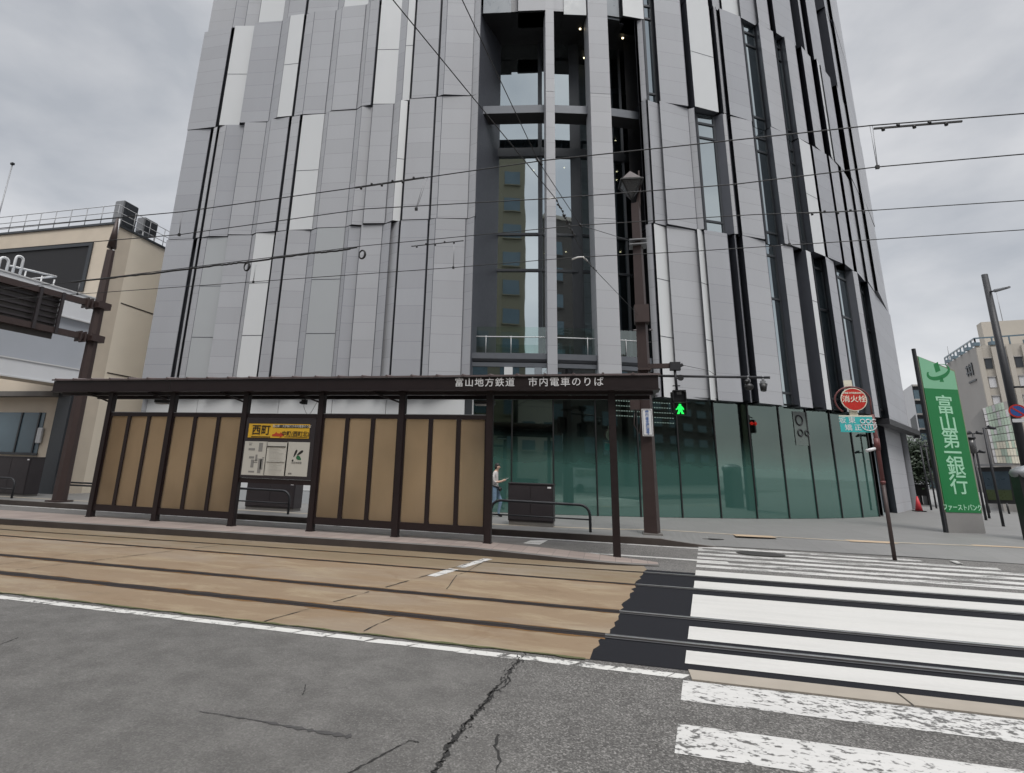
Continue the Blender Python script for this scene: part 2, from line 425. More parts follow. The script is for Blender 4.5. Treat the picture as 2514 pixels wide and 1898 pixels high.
MT = {
    'granite': granite(),
    'white_panel': simple('white_aluminium', (.56, .575, .585), .38, 0, .035, .6),
    'pale_panel': simple('pale_grey_aluminium', (.355, .372, .385), .42, 0, .04, .7),
    'blue_panel': simple('blue_grey_panel', (.20, .225, .25), .3, 0, .05, .8),
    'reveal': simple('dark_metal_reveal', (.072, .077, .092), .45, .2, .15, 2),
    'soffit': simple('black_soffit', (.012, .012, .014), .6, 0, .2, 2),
    'frame': simple('window_frame_metal', (.05, .055, .062), .4, .4, .1, 4),
    'slab': simple('balcony_edge_metal', (.115, .125, .142), .45, .3, .12, 3),
    'glass': glass('window_glass'),
    'atrium_glass': glass('atrium_glass', alpha=.5, ior=1.6, base=.6, wave=.05),
    'balustrade': None,
    'green': green_glass(),
    'brown': simple('dark_brown_paint', (.017, .0105, .011), .4, .1, .2, 5, .05),
    'brown_post': simple('brown_pole_paint', (.044, .028, .026), .5, .1, .2, 3, .05),
    'brown_mid': simple('brown_cabinet_paint', (.030, .025, .028), .5, .1, .15, 3),
    'roof': simple('shelter_roof_sheet', (.12, .095, .095), .5, .2, .15, 3),
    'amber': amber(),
    'asphalt': asphalt('worn_asphalt', (.092, .088, .083), (.132, .127, .120), .42),
    'asphalt_far': asphalt('road_asphalt', (.12, .116, .11), (.158, .152, .145), .25),
    'patch': simple('fresh_asphalt', (.0155, .016, .019), .95, 0, .3, 60, .5, .12),
    'bed': track_concrete(),
    'paint_new': paint('fresh_road_paint', .14, (.54, .53, .505)),
    'paint_mid': paint('worn_road_paint', .54, (.56, .55, .53), (.14, .137, .132), (.5, 1.3, 1), 5),
    'paint_old': paint('flaking_road_paint', .56, (.55, .54, .52), (.10, .097, .092), (.6, 1.1, 1), 15),
    'paint_far': paint('far_road_paint', .58, (.54, .53, .51), (.15, .147, .14), (.35, 1.5, 1), 4),
    'line': paint('cracked_line_paint', .54, (.58, .57, .54), (.15, .147, .14), (1, 1, 1), 9),
    'steel': simple('polished_rail_steel', (.62, .62, .62), .38, 1, .2, 8),
    'rust': simple('rusty_rail', (.016, .010, .010), .8, .2, .4, 8, .3),
    'groove': simple('rail_groove_dirt', (.018, .014, .011), .9, 0, .4, 10),
    'orange_rust': simple('orange_rust_edge', (.15, .075, .022), .9, 0, .5, 14, .2),
    'rubber_mark': simple('tyre_rubber_mark', (.052, .05, .049), .9, 0, .35, 30, .2),
    'moss': simple('moss_in_joint', (.07, .075, .03), .95, 0, .5, 16, .4),
    'joint': simple('rubber_rail_joint', (.045, .045, .048), .7, 0, .2, 6),
    'crackm': simple('crack_shadow', (.02, .019, .018), .95, 0, .3, 20),
    'kerb': simple('kerb_concrete', (.135, .128, .120), .85, 0, .3, 2.5, .3),
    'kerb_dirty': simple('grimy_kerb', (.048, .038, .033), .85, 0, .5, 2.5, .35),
    'kerb_tan': simple('tan_concrete_edging', (.30, .265, .22), .8, 0, .18, 4, .3),
    'plat': tiles('platform_tiles', (.275, .225, .20), (.16, .13, .12), .3, .6, 'xy', .04),
    'walk': tiles('pavement_slabs', (.175, .173, .168), (.135, .133, .128), .6, .6, 'xy', .018, .05),
    'tact': simple('pale_guide_strip', (.36, .315, .25), .8, 0, .2, 2, .2),
    'tact_o': simple('orange_guide_tile', (.38, .29, .20), .8, 0, .2, 2, .2),
    'iron': simple('cast_iron_cover', (.055, .052, .05), .6, .5, .3, 12, .4),
    'stucco': simple('beige_stucco', (.56, .49, .40), .85, 0, .14, 1.4, .7),
    'stucco_s': simple('smooth_beige_wall', (.72, .65, .54), .7, 0, .09, .7),
    'white_tile': tiles('white_cladding_tiles', (.66, .68, .71), (.30, .31, .33), .62, 9, 'xz', .03, .03),
    'grey_panel': tiles('grey_cladding_sheets', (.42, .45, .50), (.3, .32, .35), 1.15, 20, 'xz', .02, .04),
    'louvre': tiles('dark_louvre_slats', (.040, .036, .040), (.010, .010, .012), .16, 50, 'xz', .4, .1),
    'white_metal': simple('white_painted_metal', (.58, .59, .6), .4, 0, .08, 4),
    'grey_metal': simple('galvanised_metal', (.25, .255, .265), .45, .5, .15, 6),
    'sign_back': simple('grey_brown_sign_back', (.06, .054, .051), .55, .2, .2, 3),
    'dark_metal': simple('dark_grey_metal', (.03, .031, .035), .5, .3, .2, 5),
    'black': simple('black_plastic', (.012, .012, .013), .45, 0, .2, 6),
    'wire': simple('black_cable', (.012, .012, .013), .6, 0, .1, 8),
    'wire_g': simple('weathered_wire', (.06, .062, .066), .5, .5, .2, 8),
    'insul': simple('white_insulator', (.62, .62, .6), .35, 0, .06, 8),
    'lettering': simple('white_lettering', (.62, .62, .63), .5, 0, .05, 8),
    'paper': simple('notice_paper', (.47, .455, .41), .6, 0, .06, 3),
    'print': simple('grey_print', (.21, .205, .195), .7, 0, .1, 20),
    'yellow': simple('yellow_sign_face', (.62, .37, .03), .45, 0, .05, 3),
    'red_ink': simple('red_sign_ink', (.42, .05, .02), .5, 0, .05, 8),
    'ink': simple('black_sign_ink', (.015, .014, .013), .5, 0, .05, 8),
    'green_ink': simple('green_logo_ink', (.02, .12, .05), .5, 0, .05, 8),
    'bank_green': simple('bank_green_face', (.008, .165, .045), .4, 0, .06, 2),
    'bank_pale': simple('bank_pale_green_face', (.19, .43, .27), .4, 0, .05, 2),
    'bank_letter': simple('pale_green_lettering', (.33, .60, .42), .45, 0, .04, 4),
    'bank_edge': simple('olive_sign_edging', (.23, .25, .17), .5, .2, .1, 4),
    'bank_base': simple('grey_stone_base', (.22, .215, .21), .7, 0, .12, 30, .2),
    'red_sign': simple('red_sign_face', (.47, .028, .02), .4, 0, .1, 4),
    'red_pole': simple('dark_red_pole_paint', (.115, .035, .034), .5, .1, .25, 5, .1),
    'cyan': simple('turquoise_sign_face', (.045, .40, .40), .45, 0, .06, 3),
    'cream': simple('cream_lettering', (.66, .63, .52), .5, 0, .05, 8),
    'blue_ink': simple('blue_sign_ink', (.05, .12, .33), .5, 0, .05, 8),
    'blue_sign': simple('blue_sign_face', (.03, .09, .30), .4, 0, .05, 5),
    'cone_red': simple('red_cone_plastic', (.50, .035, .045), .5, 0, .1, 8),
    'skin': simple('skin', (.44, .29, .22), .6, 0, .06, 20),
    'hair': simple('black_hair', (.012, .010, .010), .55, 0, .2, 40),
    'shirt': simple('pale_shirt_cloth', (.46, .44, .43), .9, 0, .1, 14),
    'jeans': simple('blue_denim', (.13, .20, .28), .9, 0, .2, 14),
    'leaf': simple('dark_leaves', (.022, .040, .018), .6, 0, .55, 1.1),
    'bark': simple('bark', (.06, .045, .035), .9, 0, .3, 12, .5),
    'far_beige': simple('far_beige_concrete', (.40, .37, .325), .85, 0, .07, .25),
    'far_shadow_grey': simple('far_shaded_beige_and_grey', (.315, .30, .285), .85, 0, .07, .25),  # beige block's shaded sides, shade put into the colour; plain grey elsewhere
    'far_white': simple('far_white_wall', (.52, .52, .53), .8, 0, .05, .4),
    'far_green': simple('pale_green_glass_panels', (.40, .50, .41), .3, 0, .2, .4),
    'far_blue': simple('blue_window_glass', (.10, .145, .175), .15, 0, .25, .7),
    'pic_sky': simple('poster_blue', (.028, .045, .06), .3, 0, .4, 2),
    'pic_grass': simple('poster_green', (.04, .055, .022), .3, 0, .35, 4),
    'tan_tower': simple('olive_tan_cladding', (.165, .155, .105), .7, 0, .1, .4),
    'dark_tower': simple('dark_brick_cladding', (.075, .066, .06), .8, 0, .15, .6),
    'ground': simple('far_ground', (.17, .168, .164), .9, 0, .15, .1),
    'lamp_glass': simple('frosted_lamp_glass', (.07, .07, .072), .25, 0, .1, 6),
    'green_man': emit('green_signal_figure', (.02, 1., .12), .85),
    'red_man': emit('red_signal_lamp', (1., .03, .02), 1.2),
    'emblem_grey': simple('emblem_panel_grey', (.10, .125, .115), .3, 0, .1, 2),
    'slot_light': emit('slot_light', (.9, .95, .9), .8),
    'downlight': emit('downlight', (1., .82, .5), 4.),
}
def mk_balustrade():
    m, t, b = new_mat('balustrade_glass')
    gl = nd(t, 'ShaderNodeBsdfGlossy', Color=(.85, .95, .92, 1), Roughness=.02)
    tr = nd(t, 'ShaderNodeBsdfTransparent', Color=(.72, .83, .79, 1))
    ms = t.nodes.new('ShaderNodeMixShader')
    fr = nd(t, 'ShaderNodeFresnel', IOR=1.5)
    fac = math_(t, 'MULTIPLY_ADD', fr.outputs[0], 1.)
    fac.node.inputs[2].default_value = .12
    lk(t, fac, ms.inputs[0])
    lk(t, tr.outputs[0], ms.inputs[1])
    lk(t, gl.outputs[0], ms.inputs[2])
    lk(t, ms.outputs[0], t.nodes['Material Output'].inputs['Surface'])
    t.nodes.remove(b)
    return m
MT['balustrade'] = mk_balustrade()


# ------------------------------------------------------------------ building helpers
def tag(o, label=None, cat=None, group=None, kind=None):
    if label: o['label'] = label
    if cat: o['category'] = cat
    if group: o['group'] = group
    if kind: o['kind'] = kind
    return o
def thing(name, label, cat, loc=(0, 0, 0), group=None):
    o = bpy.data.objects.new(name, None)
    COL.objects.link(o)
    o.location = loc
    o.empty_display_size = .3
    return tag(o, label, cat, group)
def root_loc(p):
    v = Vector((0, 0, 0))
    while p:
        v += Vector(p.location)
        p = p.parent
    return v
class MB:
    def __init__(s):
        s.v, s.f, s.mi, s.tint = [], [], [], []
        s.smooth = set()
    def face(s, pts, mi=0, tint=.5, smooth=False):
        i = len(s.v)
        s.v += [Vector(p) for p in pts]
        s.f.append(tuple(range(i, i + len(pts))))
        s.mi.append(mi)
        s.tint.append(tint)
        if smooth: s.smooth.add(len(s.f) - 1)
    def mesh(s, vs, fs, mi=0, tint=.5, smooth=False):
        i = len(s.v)
        s.v += [Vector(p) for p in vs]
        for f in fs:
            s.f.append(tuple(i + k for k in f))
            s.mi.append(mi)
            s.tint.append(tint)
            if smooth: s.smooth.add(len(s.f) - 1)
    def box(s, a, b, mi=0, tint=.5):
        x0, y0, z0 = a
        x1, y1, z1 = b
        vs = [(x0, y0, z0), (x1, y0, z0), (x1, y1, z0), (x0, y1, z0), (x0, y0, z1), (x1, y0, z1), (x1, y1, z1), (x0, y1, z1)]
        s.mesh(vs, [(0, 3, 2, 1), (4, 5, 6, 7), (0, 1, 5, 4), (1, 2, 6, 5), (2, 3, 7, 6), (3, 0, 4, 7)], mi, tint)
    def bar(s, p, q, w, h=None, mi=0, up=(0, 0, 1), tint=.5):
        """rectangular bar from p to q, w across, h along up"""
        h = h or w
        p, q = Vector(p), Vector(q)
        d = (q - p).normalized()
        upv = Vector(up)
        if abs(d.dot(upv)) > .98: upv = Vector((0, 1, 0))
        a = d.cross(upv).normalized() * (w / 2)
        b = a.cross(d).normalized() * (h / 2)
        vs = [p - a - b, p + a - b, p + a + b, p - a + b, q - a - b, q + a - b, q + a + b, q - a + b]
        s.mesh(vs, [(0, 3, 2, 1), (4, 5, 6, 7), (0, 1, 5, 4), (1, 2, 6, 5), (2, 3, 7, 6), (3, 0, 4, 7)], mi, tint)
    def tube(s, pts, r, n=8, mi=0, r1=None, cap=True):
        pts = [Vector(p) for p in pts]
        k = len(pts)
        i0 = len(s.v)
        prev = None
        for i, p in enumerate(pts):
            d = (pts[min(i + 1, k - 1)] - pts[max(i - 1, 0)]).normalized()
            a = d.orthogonal().normalized() if prev is None else (prev - d * prev.dot(d)).normalized()
            prev = a
            b = d.cross(a)
            rr = r if r1 is None else r + (r1 - r) * i / max(1, k - 1)
            for j in range(n):
                t = 2 * math.pi * j / n
                s.v.append(p + a * (rr * math.cos(t)) + b * (rr * math.sin(t)))
        for i in range(k - 1):
            for j in range(n):
                j2 = (j + 1) % n
                s.f.append((i0 + i * n + j, i0 + i * n + j2, i0 + (i + 1) * n + j2, i0 + (i + 1) * n + j))
                s.mi.append(mi); s.tint.append(.5); s.smooth.add(len(s.f) - 1)
        if cap:
            s.f.append(tuple(i0 + j for j in reversed(range(n)))); s.mi.append(mi); s.tint.append(.5)
            s.f.append(tuple(i0 + (k - 1) * n + j for j in range(n))); s.mi.append(mi); s.tint.append(.5)
    def prism(s, poly, z0, z1, mi=0, tint=.5):
        k = len(poly)
        vs = [(x, y, z0) for x, y in poly] + [(x, y, z1) for x, y in poly]
        fs = [tuple(reversed(range(k))), tuple(range(k, 2 * k))] + [(i, (i + 1) % k, k + (i + 1) % k, k + i) for i in range(k)]
        s.mesh(vs, fs, mi, tint)
    def plate(s, pts2, origin, ux, uz, th, mi=0):
        """flat outline (x,z pairs) extruded to a plate of thickness th behind its face"""
        o, ux, uz = Vector(origin), Vector(ux), Vector(uz)
        n = ux.cross(uz).normalized()
        k = len(pts2)
        fr = [o + ux * a + uz * b for a, b in pts2]
        bk = [p - n * th for p in fr]
        s.mesh(fr + bk, [tuple(range(k)), tuple(reversed(range(k, 2 * k)))] + [(i, k + i, k + (i + 1) % k, (i + 1) % k) for i in range(k)], mi)
    def sphere(s, c, r, mi=0, nu=10, nv=7, sc=(1, 1, 1)):
        c = Vector(c)
        vs = [c + Vector((0, 0, r * sc[2]))]
        for i in range(1, nv):
            for j in range(nu):
                a, b = math.pi * i / nv, 2 * math.pi * j / nu
                vs.append(c + Vector((r * sc[0] * math.sin(a) * math.cos(b), r * sc[1] * math.sin(a) * math.sin(b), r * sc[2] * math.cos(a))))
        vs.append(c - Vector((0, 0, r * sc[2])))
        fs = [(0, 1 + j, 1 + (j + 1) % nu) for j in range(nu)]
        for i in range(nv - 2):
            for j in range(nu):
                a = 1 + i * nu + j
                b = 1 + i * nu + (j + 1) % nu
                fs.append((a, a + nu, b + nu, b))
        l = len(vs) - 1
        fs += [(l, l - nu + (j + 1) % nu, l - nu + j) for j in range(nu)]
        s.mesh(vs, fs, mi, .5, True)
    def build(s, name, mats, parent=None, bevel=0):
        if not isinstance(mats, (list, tuple)): mats = [mats]
        off = root_loc(parent)
        me = bpy.data.meshes.new(name)
        me.from_pydata([tuple(p - off) for p in s.v], [], s.f)
        for m in mats: me.materials.append(MT[m] if isinstance(m, str) else m)
        me.polygons.foreach_set('material_index', s.mi)
        me.polygons.foreach_set('use_smooth', [i in s.smooth for i in range(len(s.f))])
        at = me.attributes.new('tint', 'FLOAT', 'FACE')
        at.data.foreach_set('value', s.tint)
        me.update()
        if bevel:
            bm = bmesh.new()
            bm.from_mesh(me)
            bmesh.ops.remove_doubles(bm, verts=bm.verts, dist=1e-5)
            es = [e for e in bm.edges if len(e.link_faces) == 2 and e.calc_face_angle() > .6]
            bmesh.ops.bevel(bm, geom=es, offset=bevel, segments=2, affect='EDGES', clamp_overlap=True)
            bm.to_mesh(me)
            bm.free()
        o = bpy.data.objects.new(name, me)
        COL.objects.link(o)
        o.parent = parent
        return o
def structure(name, mb, mats):
    return tag(mb.build(name, mats), kind='structure')
def text(name, s, size, loc, mat, parent, ux=(1, 0, 0), uz=(0, 0, 1), bold=.0, depth=.004, align='CENTER', sx=1., spacing=1.):
    """raised lettering standing on the plane of ux / uz"""
    cu = bpy.data.curves.new(name, 'FONT')
    cu.body = s
    cu.size = size
    cu.extrude = depth
    cu.offset = bold
    cu.align_x = align
    cu.align_y = 'CENTER'
    cu.space_character = spacing
    cu.resolution_u = 3
    t = bpy.data.objects.new(name, cu)
    COL.objects.link(t)
    dg = bpy.context.evaluated_depsgraph_get()
    me = bpy.data.meshes.new_from_object(t.evaluated_get(dg))
    bpy.data.objects.remove(t)
    off = root_loc(parent)
    ux, uz, loc = Vector(ux).normalized(), Vector(uz).normalized(), Vector(loc)
    nrm = ux.cross(uz)
    for v in me.vertices:
        v.co = loc - off + ux * (v.co.x * sx) + uz * v.co.y + nrm * v.co.z
    me.materials.clear()
    me.materials.append(MT[mat])
    me.name = name
    o = bpy.data.objects.new(name, me)
    COL.objects.link(o)
    o.parent = parent
    return o
def skin_mesh(vs, es, rad, sub=2):
    me = bpy.data.meshes.new('skin')
    me.from_pydata(vs, es, [])
    o = bpy.data.objects.new('skin', me)
    COL.objects.link(o)
    md = o.modifiers.new('s', 'SKIN')
    md.use_smooth_shade = True
    for i, r in enumerate(rad):
        r = r if isinstance(r, tuple) else (r, r)
        me.skin_vertices[0].data[i].radius = r
        me.skin_vertices[0].data[i].use_root = (i == 0)
    ss = o.modifiers.new('u', 'SUBSURF')
    ss.levels = ss.render_levels = sub
    dg = bpy.context.evaluated_depsgraph_get()
    out = bpy.data.meshes.new_from_object(o.evaluated_get(dg))
    bpy.data.objects.remove(o)
    return out

#@@PARTS@@
# ================================================================== GROUND
g = MB()
g.face([(-700, -600, -.03), (700, -600, -.03), (700, 900, -.03), (-700, 900, -.03)])
structure('ground', g, 'ground')
g = MB()
g.face([(-90, -13, 0), (60, -13, 0), (60, 5.9, 0), (-90, 5.9, 0)], 0)
g.face([(-90, 5.9, 0), (60, 5.9, 0), (60, 15.8, 0), (-90, 15.8, 0)], 1)
structure('road', g, ['asphalt', 'asphalt_far'])
def strip(mb, line, w, z, mi=0, jag=0, step=.35, wave=None):
    """flat band along a polyline (x,y); jag roughens its edges"""
    pts = []
    for (x0, y0), (x1, y1) in zip(line[:-1], line[1:]):
        n = max(1, int(math.hypot(x1 - x0, y1 - y0) / step)) if jag else 1
        for i in range(n):
            pts.append((x0 + (x1 - x0) * i / n, y0 + (y1 - y0) * i / n))
    pts.append(line[-1])
    L, Rr = [], []
    for i, p in enumerate(pts):
        a, b = pts[max(0, i - 1)], pts[min(len(pts) - 1, i + 1)]
        d = Vector((b[0] - a[0], b[1] - a[1])).normalized()
        nx, ny = -d.y, d.x
        ww = w(i / (len(pts) - 1)) if callable(w) else w
        o1, o2 = ww / 2 + random.uniform(-jag, jag), ww / 2 + random.uniform(-jag, jag)
        L.append((p[0] + nx * o1, p[1] + ny * o1, z))
        Rr.append((p[0] - nx * o2, p[1] - ny * o2, z))
    for i in range(len(pts) - 1):
        mb.face([L[i], Rr[i], Rr[i + 1], L[i + 1]], mi)
# edge where the rust-stained concrete ends against the fresh asphalt
jag = [(-.26, 5.9)]
for i in range(1, 34):
    f = i / 34
    jag.append((-.26 + .78 * f + random.uniform(-.035, .035) + (.05 if 6.7 < 5.9 + 5.35 * f < 7.9 else 0), 5.9 + 5.4 * f))
jag.append((.55, 11.3))
FRONT = [(-90, 10.2), (-40, 10.45), (-14.2, 11.0), (-9, 11.27), (-4.1, 11.48), (-.2, 11.5), (.35, 11.62), (.85, 11.82)]
g = MB()
for (x0, y0), (x1, y1) in zip(jag[:-1], jag[1:]):
    g.face([(-90, y0, .004), (x0, y0, .004), (x1, y1, .004), (-90, y1, .004)])
g.face([(-90, 11.3, .004), (.55, 11.3, .004), (.5, 11.9, .004), (-90, 11.9, .004)])
structure('tram_track_bed', g, 'bed')
g = MB()
for (x0, y0), (x1, y1) in zip(jag[:-1], jag[1:]):
    g.face([(x0, y0, .0042), (60, y0, .0042), (60, y1, .0042), (x1, y1, .0042)])
structure('asphalt_patch', g, 'patch')
R4 = [(-90, 6.9), (-9, 6.79), (0, 6.73), (60, 6.75)]
R3 = [(-90, 8.0), (-9, 7.88), (0, 7.87), (60, 7.8)]
R2 = [(-90, 9.0), (-12, 9.62), (.4, 9.76), (5.5, 9.83), (60, 9.9)]
R1 = [(-90, 9.75), (-13, 10.35), (-5, 10.72), (.6, 10.96), (6, 10.95), (60, 11.0)]
def cut(line, xa, xb):
    out = []
    for (x0, y0), (x1, y1) in zip(line[:-1], line[1:]):
        if x1 <= xa or x0 >= xb: continue
        for x in (max(x0, xa), min(x1, xb)):
            q = (x, y0 + (y1 - y0) * (x - x0) / (x1 - x0))
            if not out or abs(out[-1][0] - q[0]) > 1e-6: out.append(q)
    return out
g = MB()
for ln, wd_, xe in ((R4, .16, -.13), (R3, .145, .03), (R2, .085, .3), (R1, .06, .48)):
    strip(g, cut(ln, -90, xe), wd_ * 1.5, .0062, 4, .03, .16)
    strip(g, cut(ln, -90, xe), wd_ * 1.15, .008, 0, .014, .2)
    strip(g, [(x, y + .018) for x, y in cut(ln, -90, xe)], wd_ * .4, .012, 1, .008)
    strip(g, [(x, y - .01) for x, y in cut(ln, xe, 60)], .17, .012, 3)
    strip(g, [(x, y + .012) for x, y in cut(ln, xe, 60)], .05, .016, 2)
    strip(g, [(x, y - .035) for x, y in cut(ln, xe, 60)], .035, .016, 1)
structure('tram_rails', g, ['rust', 'groove', 'steel', 'joint', 'orange_rust'])
# platform: island slab with a ramp at its crossing end
g = MB()
def plat_z(x): return .14 if x < -2.8 else .14 - .125 * min(1, (x + 2.8) / 3.6)
def front_y(x):
    for (x0, y0), (x1, y1) in zip(FRONT[:-1], FRONT[1:]):
        if x0 <= x <= x1: return y0 + (y1 - y0) * (x - x0) / (x1 - x0)
    return FRONT[-1][1]
def back_y(x): return 12.62 if x < -1.6 else 12.62 - .42 * ((x + 1.6) / 2.45) ** 1.6
xs = [-90, -60, -40, -25] + [-20 + .8 * i for i in range(22)] + [-2.8 + .3 * i for i in range(13)]
xs = [x for x in xs if x <= .85]
for x0, x1 in zip(xs[:-1], xs[1:]):
    a0, a1, b0, b1, z0, z1 = front_y(x0), front_y(x1), back_y(x0), back_y(x1), plat_z(x0), plat_z(x1)
    g.face([(x0, a0 + .16, z0), (x1, a1 + .16, z1), (x1, b1, z1), (x0, b0, z0)], 0)
    g.face([(x0, a0, z0 - .004), (x1, a1, z1 - .004), (x1, a1 + .16, z1), (x0, a0 + .16, z0)], 2)
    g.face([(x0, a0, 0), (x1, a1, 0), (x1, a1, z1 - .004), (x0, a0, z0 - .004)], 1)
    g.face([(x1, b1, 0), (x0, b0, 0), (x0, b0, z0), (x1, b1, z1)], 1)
x1 = xs[-1]
g.face([(x1, front_y(x1), 0), (x1, back_y(x1), 0), (x1, back_y(x1), plat_z(x1)), (x1, front_y(x1), plat_z(x1))], 1)
structure('tram_platform', g, ['plat', 'kerb_dirty', 'kerb'])
# pavement on the far side, with its kerb sinking to road level at the crossing
g = MB()
KY = 15.1
g.face([(-90, KY + .18, .15), (1.1, KY + .18, .15), (1.1, 70, .15), (-90, 70, .15)], 0)
n = 8
def sag(x): return .15 - .14 * max(0, min(1, (x - 1.1) / 1.3))
for i in range(n):
    xa, xb = 1.1 + 1.3 * i / n, 1.1 + 1.3 * (i + 1) / n
    za, zb = sag(xa), sag(xb)
    ka, kb = KY + .18 + .35 * (i / n) ** 2, KY + .18 + .35 * ((i + 1) / n) ** 2
    g.face([(xa, ka, za), (xb, kb, zb), (xb, 17.2, .15), (xa, 17.2, .15)], 0)
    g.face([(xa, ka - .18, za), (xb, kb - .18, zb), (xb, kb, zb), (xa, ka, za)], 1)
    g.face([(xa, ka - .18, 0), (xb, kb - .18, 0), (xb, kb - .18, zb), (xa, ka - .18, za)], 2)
g.face([(1.1, 17.2, .15), (90, 17.2, .15), (90, 70, .15), (1.1, 70, .15)], 0)
g.face([(2.4, 15.63, .01), (6.5, 15.85, .01), (9.8, 15.7, .01), (60, 14.5, .01), (60, 17.2, .15), (2.4, 17.2, .15)], 0)
xs = [-90, -60, -40, -30] + [-26 + 1.2 * i for i in range(23)] + [1.1]
for x0, x1 in zip(xs[:-1], xs[1:]):
    g.face([(x0, KY, .152), (x1 - .012, KY, .152), (x1 - .012, KY + .18, .152), (x0, KY + .18, .152)], 1)
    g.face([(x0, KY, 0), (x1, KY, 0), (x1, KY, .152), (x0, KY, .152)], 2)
structure('pavement', g, ['walk', 'kerb', 'kerb_dirty'])
g = MB()
strip(g, [(-24, 16.15), (-3, 16.3), (-.2, 16.75), (1.3, 17.4)], .2, .156, 0)
strip(g, [(1.3, 17.4), (3.0, 17.25), (5.6, 17.25), (20, 19.8)], .16, .156, 0)
for x, y, w_, h_ in ((3.6, 17.05, .5, .5), (6.4, 17.3, .55, .45), (9.8, 17.95, .9, .25), (12.0, 18.4, 1.0, .25)):
    g.face([(x - w_, y - h_ / 2, .158), (x + w_, y - h_ / 2 + .1, .158), (x + w_, y + h_ / 2 + .1, .158), (x - w_, y + h_ / 2, .158)], 1)
structure('guide_strip', g, ['tact', 'tact_o'])
g = MB()
for cx, cy, rx, ry, z in ((3.17, 14.6, .5, .36, .010), (2.2, 16.5, .55, .2, .085)):
    g.prism([(cx + rx * math.cos(t * .2618), cy + ry * math.sin(t * .2618)) for t in range(24)], z, z + .006, 0)
structure('manhole_cover', g, 'iron')
# road markings
g = MB()
def lx(y): return .32 + (y - 4.26) * .149
for y0, y1, xr, mi in ((5.17, 5.63, 9, 2), (4.26, 4.72, 9, 2), (3.34, 3.80, 9, 2), (2.42, 2.88, 9, 2),
                       (6.08, 6.50, 12, 0), (6.92, 7.47, 12, 0), (7.95, 9.36, 12, 0), (9.86, 10.5, 12, 0), (11.02, 11.62, 11, 0),
                       (12.06, 12.36, 9.4, 1), (12.62, 12.92, 9.0, 1), (13.24, 13.54, 8.6, 1), (13.86, 14.18, 8.2, 1), (14.5, 14.8, 7.6, 1), (15.12, 15.42, 6.5, 1)):
    z = .0085 if 5.9 < y0 < 11.9 else .0025
    n = 16
    a = lx((y0 + y1) / 2) if y0 > 5.9 else None
    g.face([(lx(y0), y0, z), (xr, y0 - (0 if y0 < 11.8 else .02), z), (xr + .1, y1, z), (lx(y1), y1, z)], mi)
structure('crosswalk_markings', g, ['paint_new', 'paint_far', 'paint_old'])
g = MB()
g.face([(-90, 5.67, .003), (-16, 5.67, .003), (-16, 5.80, .003), (-90, 5.80, .003)], 0)
xx = -16.
while xx < .5:
    L_ = min(random.uniform(.12, .5), .52 - xx)
    sk = random.uniform(.03, .10)
    e1, e2 = random.uniform(-.012, .012), random.uniform(-.012, .012)
    g.face([(xx, 5.67 + e1, .003), (xx + L_, 5.67 + e2, .003), (xx + L_ + sk, 5.795 + e2, .003), (xx + sk, 5.795 + e1, .003)], 0)
    xx += L_ + random.choice((.004, .008, .016, .03))
g.face([(-90, 14.86, .004), (2.0, 14.86, .004), (2.0, 14.98, .004), (-90, 14.98, .004)], 1)
g.face([(-90, 12.85, .004), (2.2, 12.85, .004), (2.2, 13.03, .004), (-90, 13.03, .004)], 1)
for a, b in (((-2.36, 11.2), (-2.62, 10.06)), ((-2.66, 9.86), (-2.83, 9.1))):
    strip(g, [a, b], .17, .0085, 1, .008, .2)
m = [Z(*p, .004) for p in ((1283, 1334), (1302, 1327), (1346, 1326), (1325, 1337))]
g.face(m, 2)
m = [Z(*p, .02) for p in ((2330, 1376), (2345, 1376), (2365, 1384), (2350, 1384))]
g.face(m, 2)
structure('lane_lines', g, ['line', 'paint_mid', 'paint_far'])
g = MB()
x = .6
for L_ in (1.62, 1.9, 2.0, 2.0, 2.0):
    g.box((x, 5.655, -.02), (x + L_ - .02, 5.905, .012))
    x += L_
structure('concrete_edging', g, 'kerb_tan')
# cracks and rubbed marks in the carriageway
g = MB()
def crack(px, w0, w1, mi=0, z=.0035, n=5, jag_=.5):
    pts = []
    for (a, b), (c, d) in zip(px[:-1], px[1:]):
        for i in range(n):
            f = i / n
            q = Z(a + (c - a) * f, b + (d - b) * f, z)
            pts.append((q.x + random.uniform(-1, 1) * w0 * jag_, q.y + random.uniform(-1, 1) * w0 * jag_))
    q = Z(*px[-1], z)
    pts.append((q.x, q.y))
    strip(g, pts, lambda f: (w0 + (w1 - w0) * f) * random.uniform(.1, 1.35), z, mi, 0)
crack([(1290, 1600), (1275, 1622), (1255, 1642), (1243, 1666), (1215, 1690), (1190, 1725), (1165, 1755), (1140, 1785), (1110, 1815), (1088, 1862), (1066, 1898)], .017, .026, n=9, jag_=1.1)
crack([(1284, 1604), (1268, 1626), (1248, 1648), (1232, 1672), (1206, 1700), (1180, 1734), (1160, 1762), (1132, 1795), (1102, 1826), (1082, 1870), (1060, 1898)], .012, .024, n=9, jag_=1.4)
crack([(1246, 1660), (1252, 1672), (1240, 1684), (1222, 1694)], .012, .018)
crack([(1215, 1695), (1205, 1715), (1178, 1738)], .010, .016)
crack([(1226, 1802), (1214, 1832), (1229, 1862), (1218, 1898)], .016, .026)
crack([(1030, 1822), (1005, 1818), (960, 1842), (910, 1868), (855, 1898)], .010, .016)
crack([(750, 1680), (748, 1695), (742, 1706)], .006, .012)
crack([(0, 1582), (45, 1565)], .006, .012)
crack([(1188, 1378), (1150, 1402), (1122, 1412), (1096, 1446)], .012, .02, 0, .010)
crack([(975, 1512), (930, 1530), (893, 1549)], .010, .016, 0, .010)
